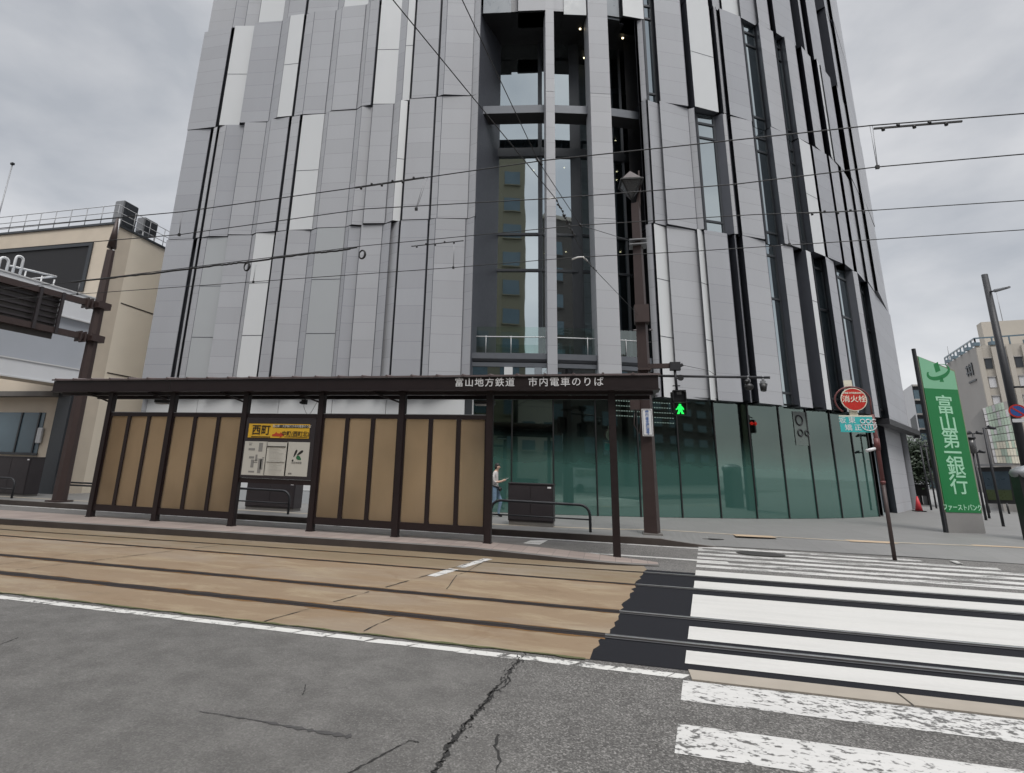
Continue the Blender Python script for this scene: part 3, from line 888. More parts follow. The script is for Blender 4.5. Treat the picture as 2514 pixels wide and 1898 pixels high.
crack([(0, 1385), (60, 1378), (130, 1374)], .012, .016, 0, .010)
crack([(128, 1366), (250, 1345), (420, 1341)], .010, .014, 0, .010)
for k in range(46):          # crumbled edges along the long crack
    f = random.random()
    i_ = int(f * 9)
    P_ = [(1290, 1600), (1275, 1622), (1255, 1642), (1243, 1666), (1215, 1690), (1190, 1725), (1165, 1755), (1140, 1785), (1110, 1815), (1088, 1862), (1066, 1898)]
    a_, b_ = P_[i_], P_[i_ + 1]
    t_ = random.random()
    u_, v_ = a_[0] + (b_[0] - a_[0]) * t_ + random.gauss(0, 8), a_[1] + (b_[1] - a_[1]) * t_ + random.gauss(0, 5)
    crack([(u_, v_), (u_ + random.uniform(-7, 7), v_ + random.uniform(2, 10))], .006, .016, 0, .0036, 3)
for x_ in (-17.5, -10.4, -5.2):     # joints between the cast track slabs
    for ya, yb in ((5.92, 6.6), (7.0, 7.7), (8.05, 9.5), (9.9, 10.6), (11.0, 11.25)):
        strip(g, [(x_ + .25 * ya, ya), (x_ + .25 * yb, yb)], .018, .0095, 0, .012, .12)
structure('road_cracks', g, 'crackm')
g = MB()
crack([(490, 1746), (560, 1757), (640, 1770), (720, 1785), (795, 1798), (862, 1808)], .012, .06, 0, .0035, 9, .25)
structure('tyre_mark', g, 'rubber_mark')
g = MB()
strip(g, [(x_, 5.885) for x_ in (-60, -30, -12, -6, -.3)], .035, .0095, 0, .02, .1)
structure('dirt_seam', g, 'moss')
# ================================================================== THE TOWER
ZL = [4.45, 11.5, 17.3, 23.1, 29.0, 36.0]
CURVE = [(-19.62, 19.78), (-8, 19.76), (-6.2, 19.82), (-5.0, 19.98), (-2.2, 20.45), (-.38, 20.95), (.45, 21.2), (1.75, 21.78), (2.55, 22.15), (3.73, 22.7),
         (5.05, 23.4), (6.66, 24.4), (8.3, 25.6), (9.77, 26.95), (11.0, 28.25), (12.04, 29.55), (13.05, 31.1), (14.45, 33.3), (15.6, 35.6), (16.6, 38)]
CURVE = [Vector(p) for p in CURVE]
NRM = []
for i, p in enumerate(CURVE):
    d = (CURVE[min(i + 1, len(CURVE) - 1)] - CURVE[max(i - 1, 0)]).normalized()
    NRM.append(Vector((-d.y, d.x)))        # points into the building
def hit(uv, off=0.):
    """plan point where the upright edge seen at uv stands, off metres behind the cladding line"""
    d = ray(*uv)
    d = Vector((d.x, d.y)).normalized()
    pts = [p + n * off for p, n in zip(CURVE, NRM)]
    best = None
    for a, b in zip(pts[:-1], pts[1:]):
        e = b - a
        den = d.x * e.y - d.y * e.x
        if abs(den) < 1e-9: continue
        t = (a.x * e.y - a.y * e.x) / den
        s = (a.x * d.y - a.y * d.x) / den
        if -1e-6 <= s <= 1 + 1e-6 and t > 0:
            if best is None or t < best: best = t
    if best is None:
        best = (pts[0] if d.x < 0 else pts[-1]).length
    return d * best
def inward(p):
    j = min(range(len(CURVE) - 1), key=lambda i: ((CURVE[i] + CURVE[i + 1]) / 2 - p).length)
    return NRM[j]
tower = thing('museum_tower', 'tall curved tower clad in staggered grey stone strips, its ground floor of green glass', 'building', (-2, 22, 0))
# each storey: where its strips begin and end (sight lines at height v), and of what they are
# G stone, W white panel, P pale panel, B blue-grey panel, L return strip, S slot, X window, D dark flank
LV = {
    0: [(935, 347, 'G 418 S 427 L 432.5 S 438 L 453.5 P 507 G 570 L 579 W 628 S 632 L 659 S 664 G 723 L 739 P 812 L 823 G 855 G 912 L 933.5 L 955 S 959 G 1031 S 1035 L 1051 G 1131 L 1154'),
        (974, 1608, 'L 1625 S 1630.5 W 1664 G 1744.5 W 1763 G 1823.5 D 1842 L 1846 D 1863 G 1922'),
        (847, 1896, 'X 1929 D 1947 G 1977 D 2009 W 2020.5 X 2044.6 D 2057 G 2076 X 2100 D 2121 L 2132.6 X 2141 D 2154.7 G 2197.6')],
    1: [(470, 434, 'G 493 S 499.5 L 508.5 S 514 L 531 G 576 G 632 L 641.6 G 688 S 694 L 715 S 721 W 776 L 787 G 857.6 L 870 G 898 G 951 L 968.6 W 986.7 S 991.7 G 1056.5 S 1060.5 L 1076.4 G 1150.5 L 1168.6'),
        (456, 1586, 'L 1599 S 1603 G 1633 G 1704 L 1721 X 1767.5 D 1791.6 L 1801 S 1810.5 G 1864 X 1894'),
        (497.7, 1899, 'D 1914.6 G 1952 X 1964 D 1982.7 W 2008 D 2014 G 2046.6 D 2052 G 2070.7 D 2078 G 2100 G 2120 G 2136.8')],
    2: [(150, 490, 'G 556 S 563.5 W 611.6 G 680 L 698.5 W 733 S 739 L 759 G 812 L 827 G 886.5 L 897 G 920 S 925 W 977 L 994 W 1011 S 1016 G 1075.6 S 1080 L 1092.6 G 1161.4 L 1177.7'),
        (147, 1569, 'L 1583 X 1607 S 1615 G 1681 D 1697 W 1752 D 1764 L 1770.6 S 1779 G 1830 X 1861 D 1873'),
        (209.6, 1881.5, 'G 1915 X 1927.5 D 1942 G 1966 D 1981 G 1999.9 D 2014.5 W 2022 G 2040.7 D 2054 G 2072 G 2089.6')],
    3: [(8, 523, 'G 581 G 610 G 641.6 W 699.5 L 711 G 752.6 S 758 G 832 L 845.6 W 904.6 L 915 G 937 S 942.5 W 988 L 1004.8 W 1020 S 1024 G 1083 S 1087 L 1101 G 1167 L 1186.6'),
        (10, 1578, 'X 1601 S 1606 G 1670 D 1685 W 1738 D 1749 G 1766.5 S 1771.7 W 1815.7 G 1857.6 G 1883.8'),
        (4, 1883.8, 'D 1896 G 1939 D 1959 L 1964 D 1978 G 2000 D 2023 G 2038 G 2054')],
}
LV[4] = LV[3]
rnd = random.Random(11)
gran, dark = [[MB(), MB()] for _ in range(5)], [MB(), MB()]
wcount = 0
DX = .34
def seg_list(rows):
    out = []
    for v, u0_, spec in rows:
        tok = spec.split()
        u = u0_
        for k, e in zip(tok[::2], tok[1::2]):
            out.append([k, (u, v), (float(e), v)])
            u = float(e)
    return out
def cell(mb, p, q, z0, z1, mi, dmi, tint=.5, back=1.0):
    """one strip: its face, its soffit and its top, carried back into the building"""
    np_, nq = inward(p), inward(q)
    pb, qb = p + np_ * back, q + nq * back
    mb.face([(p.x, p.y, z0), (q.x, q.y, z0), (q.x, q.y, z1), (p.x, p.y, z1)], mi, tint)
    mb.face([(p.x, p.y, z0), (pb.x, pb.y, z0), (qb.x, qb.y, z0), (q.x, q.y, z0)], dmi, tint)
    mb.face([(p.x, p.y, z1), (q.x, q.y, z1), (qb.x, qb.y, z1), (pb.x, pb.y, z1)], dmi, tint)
for li in range(5):
    z0, z1 = ZL[li], ZL[li + 1] - .035
    segs = seg_list(LV[li])
    wob = [rnd.uniform(-.05, .05) for _ in range(len(segs) + 1)]
    ends = []
    lv = rnd.uniform(-.04, .06) if li else 0
    for i, (k, a, b) in enumerate(segs):
        nx = segs[i + 1][0] if i + 1 < len(segs) else ''
        pv = segs[i - 1][0] if i else ''
        if k == 'X': o = (DX, DX)
        elif k == 'S': o = (.35, .35)
        elif k == 'D': o = (DX if pv == 'X' else .5, .0 + wob[i + 1])
        elif k == 'L': o = (.19 if pv in 'GWPBL' and pv else .05, 0 + wob[i + 1])
        else: o = ((wob[i] if pv != 'G' else wob[i]), .17 + wob[i + 1] * .5 if nx in ('L', 'G', 'W', 'P') and nx else .05 + wob[i + 1])
        ends.append((o[0] + lv, o[1] + lv))
    prev = None
    for i, (k, a, b) in enumerate(segs):
        p, q = hit(a, ends[i][0]), hit(b, ends[i][1])
        zz0 = z0
        if li == 0 and a[0] < 1200: zz0 = 4.45
        if prev is not None and (prev - p).length > .004 and (prev - p).length < 2.5:
            dark[0 if a[0] < 1400 else 1].face([(prev.x, prev.y, zz0), (p.x, p.y, zz0), (p.x, p.y, z1), (prev.x, prev.y, z1)], 0)
        prev = q
        if a[0] < 1200 and b[0] > 1150 and i + 1 < len(segs) and segs[i + 1][1][0] > 1500:
            prev = None
        t_ = rnd.random()
        sd = 0 if a[0] < 1400 else 1
        if k in 'GL':
            cell(gran[li][sd], p, q, zz0, z1, 0, 1, t_ * .8 + (.2 if k == 'L' else 0))
            d = (q - p).normalized()
            nn = Vector((d.y, -d.x)) * .004
            e = q - d * .022
            gran[li][sd].face([(e.x + nn.x, e.y + nn.y, zz0), (q.x + nn.x, q.y + nn.y, zz0), (q.x + nn.x, q.y + nn.y, z1), (e.x + nn.x, e.y + nn.y, z1)], 1)
        elif k in 'SD':
            cell(dark[sd], p, q, zz0, z1, 0, 0)
        elif k in 'WPB':
            mb = MB()
            cell(mb, p, q, zz0, z1, 0, 1)
            d = (q - p).normalized()
            nn = Vector((d.y, -d.x)) * .004
            nj = 3 if li == 0 else 2
            for j in range(1, nj):
                zj = zz0 + (z1 - zz0) * j / nj
                mb.face([(p.x + nn.x, p.y + nn.y, zj - .014), (q.x + nn.x, q.y + nn.y, zj - .014), (q.x + nn.x, q.y + nn.y, zj + .014), (p.x + nn.x, p.y + nn.y, zj + .014)], 1)
            mb.build('metal_panel', [{'W': 'white_panel', 'P': 'pale_panel', 'B': 'blue_panel'}[k], 'reveal'], tower)
        elif k == 'X':
            mb, fb = MB(), MB()
            cell(mb, p, q, zz0, z1, 0, 1)
            w = mb.build('window', ['glass', 'soffit'], tower)
            d = (q - p).normalized()
            for zj, h in ((zz0 + .55, .09), (zz0 + 4.55, .09), (z1 - .5, .1)):
                a3, b3 = Vector((p.x, p.y, zj)), Vector((q.x, q.y, zj))
                fb.bar(a3, b3, .1, h)
            for e in (p + d * .04, q - d * .04):
                fb.bar((e.x, e.y, zz0), (e.x, e.y, z1), .08, .1, up=(d.x, d.y, 0))
            fb.build('mullion', 'frame', w)
for li in range(5):
    for sd in (0, 1):
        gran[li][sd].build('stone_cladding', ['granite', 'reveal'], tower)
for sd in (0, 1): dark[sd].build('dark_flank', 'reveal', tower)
# the body behind the strips
core = MB()
off = 1.35
inner = [p + n * off for p, n in zip(CURVE, NRM)]
L0 = [i for i, p in enumerate(CURVE) if p.x <= -5.0]
R0 = [i for i, p in enumerate(CURVE) if p.x >= 1.75]
for idx in (L0, R0):
    for i, j in zip(idx[:-1], idx[1:]):
        a, b = inner[i], inner[j]
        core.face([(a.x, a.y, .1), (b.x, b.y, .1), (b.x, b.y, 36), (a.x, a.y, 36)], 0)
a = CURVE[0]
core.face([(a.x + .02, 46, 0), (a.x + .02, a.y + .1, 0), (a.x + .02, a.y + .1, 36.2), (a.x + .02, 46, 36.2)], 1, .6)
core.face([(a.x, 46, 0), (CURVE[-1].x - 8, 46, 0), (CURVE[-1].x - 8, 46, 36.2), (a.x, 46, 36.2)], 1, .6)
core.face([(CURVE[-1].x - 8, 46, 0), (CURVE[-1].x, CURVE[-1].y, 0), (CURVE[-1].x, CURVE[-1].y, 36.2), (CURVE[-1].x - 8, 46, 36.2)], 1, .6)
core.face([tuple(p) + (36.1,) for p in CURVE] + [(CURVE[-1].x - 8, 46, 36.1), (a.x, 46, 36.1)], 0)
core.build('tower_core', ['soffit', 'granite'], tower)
# --- ground-floor: white band on the left, green film glass round the corner
band = MB()
bp = [(-19.6, 20.15), (-17.0, 20.15), (-14.6, 20.15), (-13.1, 20.15), (-10.7, 20.15), (-8.4, 20.15), (-7.55, 20.17), (-5.25, 20.3), (-4.95, 20.4)]
for (xa, ya), (xb, yb) in zip(bp[:-1], bp[1:]):
    band.box((xa, ya, .62), (xb - .025, yb + .5, 4.46))
band.box((-19.58, 20.22, .1), (-5, 20.8, 4.44), 1)
band.box((-19.6, 20.1, .1), (-4.97, 20.5, .6), 2)
band.build('base_wall', ['white_panel', 'frame', 'pale_panel'], tower)
GL = [(1128, 1271), (1255, 1271), (1360, 1271), (1468, 1271), (1574, 1271), (1676, 1271), (1771, 1271), (1859, 1271), (1938, 1271), (2008, 1271), (2068, 1271), (2118, 1271), (2159, 1271)]
gp_ = [hit(uv, .42) for uv in GL]
for i, (a, b) in enumerate(zip(gp_[:-1], gp_[1:])):
    d = (b - a).normalized()
    n_ = Vector((-d.y, d.x))
    pane = MB()
    k = .012
    a2, b2 = a + d * k, b - d * k
    q = [a2, b2, b2 + n_ * .03, a2 + n_ * .03]
    pane.prism([(v.x, v.y) for v in q], .16, 4.75)
    pane.build('shopfront_pane', 'green', tower)
mul = MB()
for i, a in enumerate(gp_):
    n_ = inward(a)
    mul.bar((a.x + n_.x * .03, a.y + n_.y * .03, .15), (a.x + n_.x * .03, a.y + n_.y * .03, 4.75), .045, .14, up=(n_.x, n_.y, 0))
mul.build('shopfront_mullion', 'black', tower)
sof = MB()
for i, j in zip(range(len(CURVE) - 1), range(1, len(CURVE))):
    a, b = CURVE[i] + NRM[i] * .1, CURVE[j] + NRM[j] * .1
    c, d = CURVE[j] + NRM[j] * 2.2, CURVE[i] + NRM[i] * 2.2
    if CURVE[i].x >= -5.1:
        sof.face([(a.x, a.y, 4.52), (d.x, d.y, 4.52), (c.x, c.y, 4.52), (b.x, b.y, 4.52)], 0)
        e, f = CURVE[i] + NRM[i] * 1.0, CURVE[j] + NRM[j] * 1.0
        sof.face([(e.x, e.y, .1), (f.x, f.y, .1), (f.x, f.y, 4.6), (e.x, e.y, 4.6)], 0)
sof.build('ground_floor_soffit', 'soffit', tower)
# rows of small lit slots in the ceiling wall behind the clear top of the glass
dsh = MB()
for r_ in range(5):
    for k in range(26):
        u_ = 1500 + k * 6.2
        if r_ == 4 and k < 14: continue
        a, b = hit((u_, 1000), .9), hit((u_ + 3.2, 1000), .9)
        z_ = 4.32 - .19 * r_
        dsh.face([(a.x, a.y, z_), (b.x, b.y, z_), (b.x, b.y, z_ + .035), (a.x, a.y, z_ + .035)])
dsh.build('ceiling_light_row', 'slot_light', tower)
a, b = hit((1949, 1040), .40), hit((1984, 1040), .40)
em = MB()
em.face([(a.x, a.y, 2.95), (b.x, b.y, 2.95), (b.x, b.y, 4.3), (a.x, a.y, 4.3)])
ep = em.build('emblem_panel', 'emblem_grey', tower)
em = MB()
dd_ = (b - a)
for fx, z_, r_ in ((.42, 3.95, .19), (.4, 3.45, .13), (.85, 3.45, .1)):
    c_ = a + dd_ * fx
    e_ = dd_.normalized()
    em.tube([(c_.x + e_.x * r_ * math.cos(R_(t)) - .02, c_.y + e_.y * r_ * math.cos(R_(t)) - .03, z_ + r_ * math.sin(R_(t))) for t in range(0, 361, 20)], .03, 6, 0, None, False)
em.build('ring_emblem', 'dark_metal', ep)
# round number-like ring emblems behind the glass become plain dark rings on a panel at its face
# --- the open hall above: side walls, floor edge, balustrade, beams, glass and soffit
PL, PR = hit((1154, 930), .05), hit((1608, 974), .05)
iL, iR = Vector((PL.x, PL.y)), Vector((PR.x, PR.y))
def curve_between(off, n=14):
    """the cladding line between the two cheeks of the hall, off metres further in"""
    A = [p + n_ * off for p, n_ in zip(CURVE, NRM)]
    out = []
    for k in range(n + 1):
        x = (iL.x + (iR.x - iL.x) * k / n)
        for a, b in zip(A[:-1], A[1:]):
            if a.x <= x <= b.x:
                out.append(Vector((x, a.y + (b.y - a.y) * (x - a.x) / (b.x - a.x))))
                break
    return out
GOFF = 2.05
hall = MB()
gl_line = curve_between(GOFF)
fr_line = curve_between(.12)
gl_line[0].x, gl_line[-1].x = iL.x - .02, iR.x + .25
# left and right cheeks
glz = MB()
for a, b in zip(gl_line[:-1], gl_line[1:]):
    glz.face([(a.x, a.y, 5.9), (b.x, b.y, 5.9), (b.x, b.y, 21.6), (a.x, a.y, 21.6)])
for i in range(len(gl_line) - 1): glz.smooth.add(i)
gw = glz.build('curtain_wall', 'atrium_glass', tower)
mu = MB()
for z_, h_, dpt in ((6.0, .12, .12), (9.93, .1, .1), (11.6, .1, .1), (15.6, .42, .16), (17.55, .08, .1)):
    mu = MB()
    for a, b in zip(gl_line[:-1], gl_line[1:]):
        mu.bar((a.x, a.y - .04, z_), (b.x, b.y - .04, z_), dpt, h_)
    mu.build('transom', 'frame', gw)
def gl_at(u, v):
    d = ray(u, v)
    d = Vector((d.x, d.y))
    for a, b in zip(gl_line[:-1], gl_line[1:]):
        e = b - a
        den = d.x * e.y - d.y * e.x
        t = (a.x * e.y - a.y * e.x) / den
        s = (a.x * d.y - a.y * d.x) / den
        if 0 <= s <= 1 and t > 0: return d * t
    return d
QL = gl_at(1226, 400)
for P_, Q_ in ((PL, QL), (PR, gl_line[-1])):
    hall = MB()
    hall.face([(P_.x, P_.y, 4.5), (Q_.x, Q_.y + .02, 4.5), (Q_.x, Q_.y + .02, 22.0), (P_.x, P_.y, 22.0)], 0)
    hall.build('hall_cheek_wall', 'reveal', tower)
mu = MB()
for u_, w_ in ((1326, .17), (1412, .42), (1424, .08), (1447, .14), (1530, .1)):
    p = gl_at(u_, 400)
    mu.bar((p.x, p.y + .04, 5.9), (p.x, p.y + .04, 21.5), w_, .22, up=(0, 1, 0))
mu.build('mullion', 'frame', gw)
# rooms behind the glass: dark back wall, floors, lit downlights
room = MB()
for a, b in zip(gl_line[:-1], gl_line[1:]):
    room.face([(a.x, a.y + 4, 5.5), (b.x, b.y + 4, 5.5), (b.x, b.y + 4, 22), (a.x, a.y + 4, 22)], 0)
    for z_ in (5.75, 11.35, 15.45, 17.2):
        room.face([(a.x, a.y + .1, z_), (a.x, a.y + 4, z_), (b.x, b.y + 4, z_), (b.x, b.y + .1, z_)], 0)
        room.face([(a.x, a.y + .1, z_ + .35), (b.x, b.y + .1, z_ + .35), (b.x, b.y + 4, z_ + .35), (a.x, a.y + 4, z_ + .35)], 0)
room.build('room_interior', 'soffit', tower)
for k, (fx, dy, z_) in enumerate(((.35, 1.2, 15.42), (.52, .9, 15.42), (.62, 1.6, 15.42), (.86, .9, 15.42), (.9, 1.7, 15.42), (.82, 2.2, 11.32), (.55, 1.2, 11.32), (.4, 1.5, 11.32), (.9, .8, 11.32), (.66, -1.2, 21.4), (.72, -.7, 21.4), (.93, -1.0, 21.4), (.9, 1., 17.15), (.44, .9, 17.15))):
    i = min(13, int(fx * 14))
    p = gl_line[i]
    lmp = MB()
    lmp.tube([(p.x, p.y + dy, z_ - .03), (p.x, p.y + dy, z_)], .042, 8)
    lmp.build('downlight', 'downlight', tower)
sl_ = MB()
for a, b, c, d in zip(fr_line[:-1], fr_line[1:], gl_line[1:], gl_line[:-1]):
    sl_.face([(a.x, a.y, 5.92), (b.x, b.y, 5.92), (c.x, c.y + .1, 5.92), (d.x, d.y + .1, 5.92)], 0)
    sl_.face([(a.x, a.y, 5.7), (b.x, b.y, 5.7), (b.x, b.y, 5.92), (a.x, a.y, 5.92)], 0)
    sl_.face([(a.x, a.y + .1, 5.58), (b.x, b.y + .1, 5.58), (b.x, b.y, 5.7), (a.x, a.y, 5.7)], 1)
    sl_.face([(a.x, a.y + .06, 5.4), (b.x, b.y + .06, 5.4), (b.x, b.y + .06, 5.56), (a.x, a.y + .06, 5.56)], 0)
    sl_.face([(a.x, a.y + .12, 4.5), (b.x, b.y + .12, 4.5), (b.x, b.y + .12, 5.4), (a.x, a.y + .12, 5.4)], 2)
sl_.build('balcony_edge', ['slab', 'reveal', 'glass'], tower)
bl = curve_between(.45)
bal = MB()
for a, b in zip(bl[:-1], bl[1:]):
    bal.face([(a.x, a.y, 5.94), (b.x, b.y, 5.94), (b.x, b.y, 7.02), (a.x, a.y, 7.02)])
br = bal.build('balustrade', 'balustrade', tower)
rl = MB()
rl.tube([(p.x, p.y - .03, 6.62) for p in bl], .018, 6)
rl.build('handrail', 'white_metal', br)
pst = MB()
for k in (1, 3, 6, 9, 12):
    p = bl[k]
    pst.tube([(p.x, p.y - .03, 5.93), (p.x, p.y - .03, 6.66)], .014, 6)
pst.build('handrail_post', 'white_metal', br)
bm_ = MB()
b2 = curve_between(.5)
for a, b in zip(b2[:-1], b2[1:]):
    bm_.mesh([(a.x, a.y, 16.62), (b.x, b.y, 16.62), (b.x, b.y, 17.0), (a.x, a.y, 17.0), (a.x, a.y + .5, 16.62), (b.x, b.y + .5, 16.62), (b.x, b.y + .5, 17.0), (a.x, a.y + .5, 17.0)],
             [(0, 1, 2, 3), (4, 0, 3, 7)[::-1], (3, 2, 6, 7)], 0)
    bm_.mesh([(a.x, a.y, 16.62), (b.x, b.y, 16.62), (a.x, a.y + .5, 16.4), (b.x, b.y + .5, 16.4)], [(0, 2, 3, 1)], 1)
bm_.build('hall_beam', ['slab', 'soffit'], tower)
sf = MB()
for a, b, c, d in zip(fr_line[:-1], fr_line[1:], gl_line[1:], gl_line[:-1]):
    sf.face([(a.x, a.y, 21.5), (d.x, d.y + .5, 21.5), (c.x, c.y + .5, 21.5), (b.x, b.y, 21.5)])
sf.build('hall_soffit', 'soffit', tower)
# panels hanging over the hall, with the two stone blades standing through it
for k, u0_, u1_, zb, o_ in (('B', 1186.6, 1255, 21.45, .0), ('G', 1255, 1271, 21.75, .3), ('G', 1272, 1341, 21.5, .0), ('G', 1358, 1384, 21.6, .15), ('B', 1384, 1439, 21.4, .1), ('D', 1439, 1446, 21.4, .5),
                            ('B', 1490, 1519, 21.4, .2), ('D', 1519, 1529, 21.4, .4), ('W', 1529, 1579, 21.5, .0)):
    mb = MB()
    cell(mb, hit((u0_, 20), o_), hit((u1_, 20), o_), zb, 29, 0, 1, rnd.random())
    mb.build('stone_cladding' if k == 'G' else 'dark_flank' if k == 'D' else 'metal_panel', [{'G': 'granite', 'W': 'white_panel', 'B': 'blue_panel', 'D': 'reveal'}[k], 'soffit'], tower)
for (u0_, u1_, v_), dp in (((1342, 1364.5, 500), .55), ((1458.5, 1511, 530), .75)):
    a, b = hit((u0_, v_), 0), hit((u1_, v_), 0)
    mb = MB()
    d = (b - a).normalized()
    n_ = Vector((-d.y, d.x))
    q = [a, b, b + n_ * dp, a + n_ * dp]
    for z0, z1 in ((4.45, 11.48), (11.5, 17.28), (17.3, 30)):
        mb.prism([(v.x, v.y) for v in q], z0, z1, 0, rnd.random())
    mb.build('stone_blade', 'granite', tower)
for u0_, u1_, m_ in ((1238, 1258, 'white_panel'), (1313, 1330, 'blue_panel')):
    a, b = hit((u0_, 900), .1), hit((u1_, 900), .1)
    mb = MB()
    mb.prism([(a.x, a.y), (b.x, b.y), (b.x, b.y + .1), (a.x, a.y + .1)], 4.4, 5.38)
    mb.build('metal_panel', m_, tower)
# corner of the ground floor by the entrance: stone piers under a dark canopy
ent = MB()
def colq(p, q, z0, z1, mi, back=.6):
    cell(ent, Vector(p), Vector(q), z0, z1, mi, 1, .7, back)
e0, e1, e2, e3 = hit((2159, 1200), .5), hit((2176, 1180), .95), hit((2191, 1180), .65), hit((2240, 1250), .55)
ent.face([(e0.x, e0.y, .15), (e1.x, e1.y, .15), (e1.x, e1.y, 3.3), (e0.x, e0.y, 3.3)], 2)
ent.face([(e0.x, e0.y, 3.3), (e1.x, e1.y, 3.3), (e1.x, e1.y, 4.5), (e0.x, e0.y, 4.5)], 0)
ent.face([(e1.x, e1.y, .15), (e2.x, e2.y, .15), (e2.x, e2.y, 4.5), (e1.x, e1.y, 4.5)], 1)
colq(e2, e3, .15, 4.7, 0)
ent.build('entrance_wall', ['granite', 'reveal', 'glass'], tower)
can = MB()
c0, c1 = hit((2170, 1050), .1), hit((2245, 1060), -.15)
can.bar((c0.x, c0.y, 4.35), (c1.x, c1.y, 4.35), .5, .26)
can.bar((c1.x - .1, c1.y, 4.3), (c1.x + .18, c1.y - .05, 4.3), .3, .42)
can.build('entrance_canopy', 'dark_metal', tower)
# ================================================================== TRAM SHELTER
SY = 12.4
sh = thing('tram_shelter', 'long dark brown tram stop shelter with amber frosted panes, on the platform', 'shelter', (-7, SY, .14))
PU = [(222, 1265), (380, 1276), (568, 1287), (762, 1300), (970, 1313), (1197, 1327)]
PX = [Y(u, v, SY).x for u, v in PU]
P6 = .04
ZF0, ZF1 = 3.40, 3.675
for x in PX + [P6]:
    m = MB()
    zb = plat_z(x) - .01
    m.box((x - .075, SY - .075, zb), (x + .075, SY + .075, 3.45))
    if x < 0: m.box((x - .09, SY - .09, zb), (x + .09, SY + .09, zb + .03))
    m.build('post', 'brown', sh, .008)
m = MB()
m.box((-15.1, 12.14, ZF0), (1.0, 12.19, ZF1))
m.box((-15.1, 12.1, ZF0 - .03), (1.02, 12.6, ZF0 - .0))
m.box((.95, 12.19, ZF0), (1.0, 13.7, ZF1 + .02))
m.box((-15.1, 12.19, ZF0), (-15.05, 13.7, ZF1 + .02))
for x in (-11.2, -6.9):
    m.box((x, 12.137, ZF0 + .002), (x + .012, 12.15, ZF1 - .002), 1)
m.build('fascia', ['brown', 'black'], sh)
m = MB()
m.mesh([(-15.15, 12.1, 3.68), (1.05, 12.1, 3.68), (1.05, 13.8, 3.86), (-15.15, 13.8, 3.86), (-15.15, 12.1, 3.72), (1.05, 12.1, 3.72), (1.05, 13.8, 3.90), (-15.15, 13.8, 3.90)],
       [(0, 3, 2, 1), (4, 5, 6, 7), (0, 1, 5, 4), (1, 2, 6, 5), (2, 3, 7, 6), (3, 0, 4, 7)])
x = -15.0
while x < 1:
    m.tube([(x, 12.08, 3.715), (x, 12.7, 3.785), (x, 13.8, 3.905)], .03, 8)
    x += .62
m.build('roof', 'roof', sh)
m = MB()
m.box((-15.0, SY - .04, 3.30), (.9, SY + .04, 3.37))
m.box((-15.0, 13.5, 3.34), (.9, 13.6, 3.44))
x = -14.6
while x < .9:
    m.box((x, 12.2, 3.42), (x + .06, 13.65, 3.52))
    x += 1.05
m.build('roof_beam', 'brown', sh)
for x in PX[:5]:
    m = MB()
    m.bar((x - .05, SY - .02, 3.12), (x - .75, SY - .12, 3.36), .05, .04)
    m.build('bracket', 'brown', sh)
# screens: bays between the posts, each with three frosted panes
for i in (0, 1, 3, 4):
    xa, xb = PX[i] + .075, PX[i + 1] - .075
    m = MB()
    m.box((xa, SY - .035, 2.74), (xb, SY + .035, 2.84))
    m.box((xa, SY - .035, .30), (xb, SY + .035, .46))
    m.box((xa, SY - .03, 2.84), (xb, SY + .03, 2.855), 1)
    w = (xb - xa)
    pw = (w - 2 * .10 - 2 * .03) / 3
    edges = []
    for k in range(3):
        a = xa + .03 + k * (pw + .10)
        edges.append((a, a + pw))
    m.box((xa, SY - .034, .46), (xa + .03, SY + .034, 2.74))
    m.box((xb - .03, SY - .034, .46), (xb, SY + .034, 2.74))
    for k in (0, 1):
        m.box((edges[k][1], SY - .034, .46), (edges[k + 1][0], SY + .034, 2.74))
    f = m.build('screen_frame', ['brown', 'grey_metal'], sh)
    for a, b in edges:
        m = MB()
        # rounded corners
        r = .05
        pts = []
        z0, z1 = .455, 2.745
        for cx, cz, t0 in ((b - r, z1 - r, 0), (a + r, z1 - r, 90), (a + r, z0 + r, 180), (b - r, z0 + r, 270)):
            for q in range(5):
                t = R_(t0 + q * 22.5)
                pts.append((cx + r * math.cos(t), cz + r * math.sin(t)))
        m.plate(pts, (0, SY - .006, 0), (1, 0, 0), (0, 0, 1), .012)
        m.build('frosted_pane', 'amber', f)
# sign bay
xa, xb = PX[2] + .075, PX[3] - .075
m = MB()
m.box((xa, SY - .035, 2.74), (xb, SY + .035, 2.84))
m.box((xa, SY - .035, 1.16), (xb, SY + .035, 1.27))
m.build('sign_rail', 'brown', sh)
BY = SY - .055
def B(u, v): return Y(u, v, BY)
m = MB()
m.box((xa + .01, BY, 1.275), (xb - .01, SY + .05, 2.735), 0)
bd = m.build('notice_board', 'brown_mid', sh, .01)
def card(name, u0_, v0_, u1_, v1_, mat, par, dy=.004, th=.004):
    a, b = B(u0_, v0_), B(u1_, v1_)
    mb = MB()
    mb.box((a.x, BY - dy, b.z), (b.x, BY - dy + th, a.z))
    return mb.build(name, mat, par)
ys = card('stop_name_plate', 613, 1040, 758, 1077, 'yellow', bd, .012, .012)
def bt(s, u, v, size, mat, par, bold=.0, sx=1., dy=.02):
    p = B(u, v)
    return text('lettering', s, size, (p.x, BY - dy, p.z), mat, par, bold=bold, sx=sx, depth=.002)
bt('西町', 642, 1057, .265, 'ink', ys, .003)
card('underline', 617, 1071, 664, 1074, 'ink', ys, .016)
card('pill', 677, 1043, 758, 1051.5, 'ink', ys, .016)
bt('富山駅・大学前行き市内電車のりば', 717.5, 1047.3, .072, 'paper', ys, .001, .92, .022)
bt('中町(西町北)', 726, 1066, .135, 'ink', ys, .001)
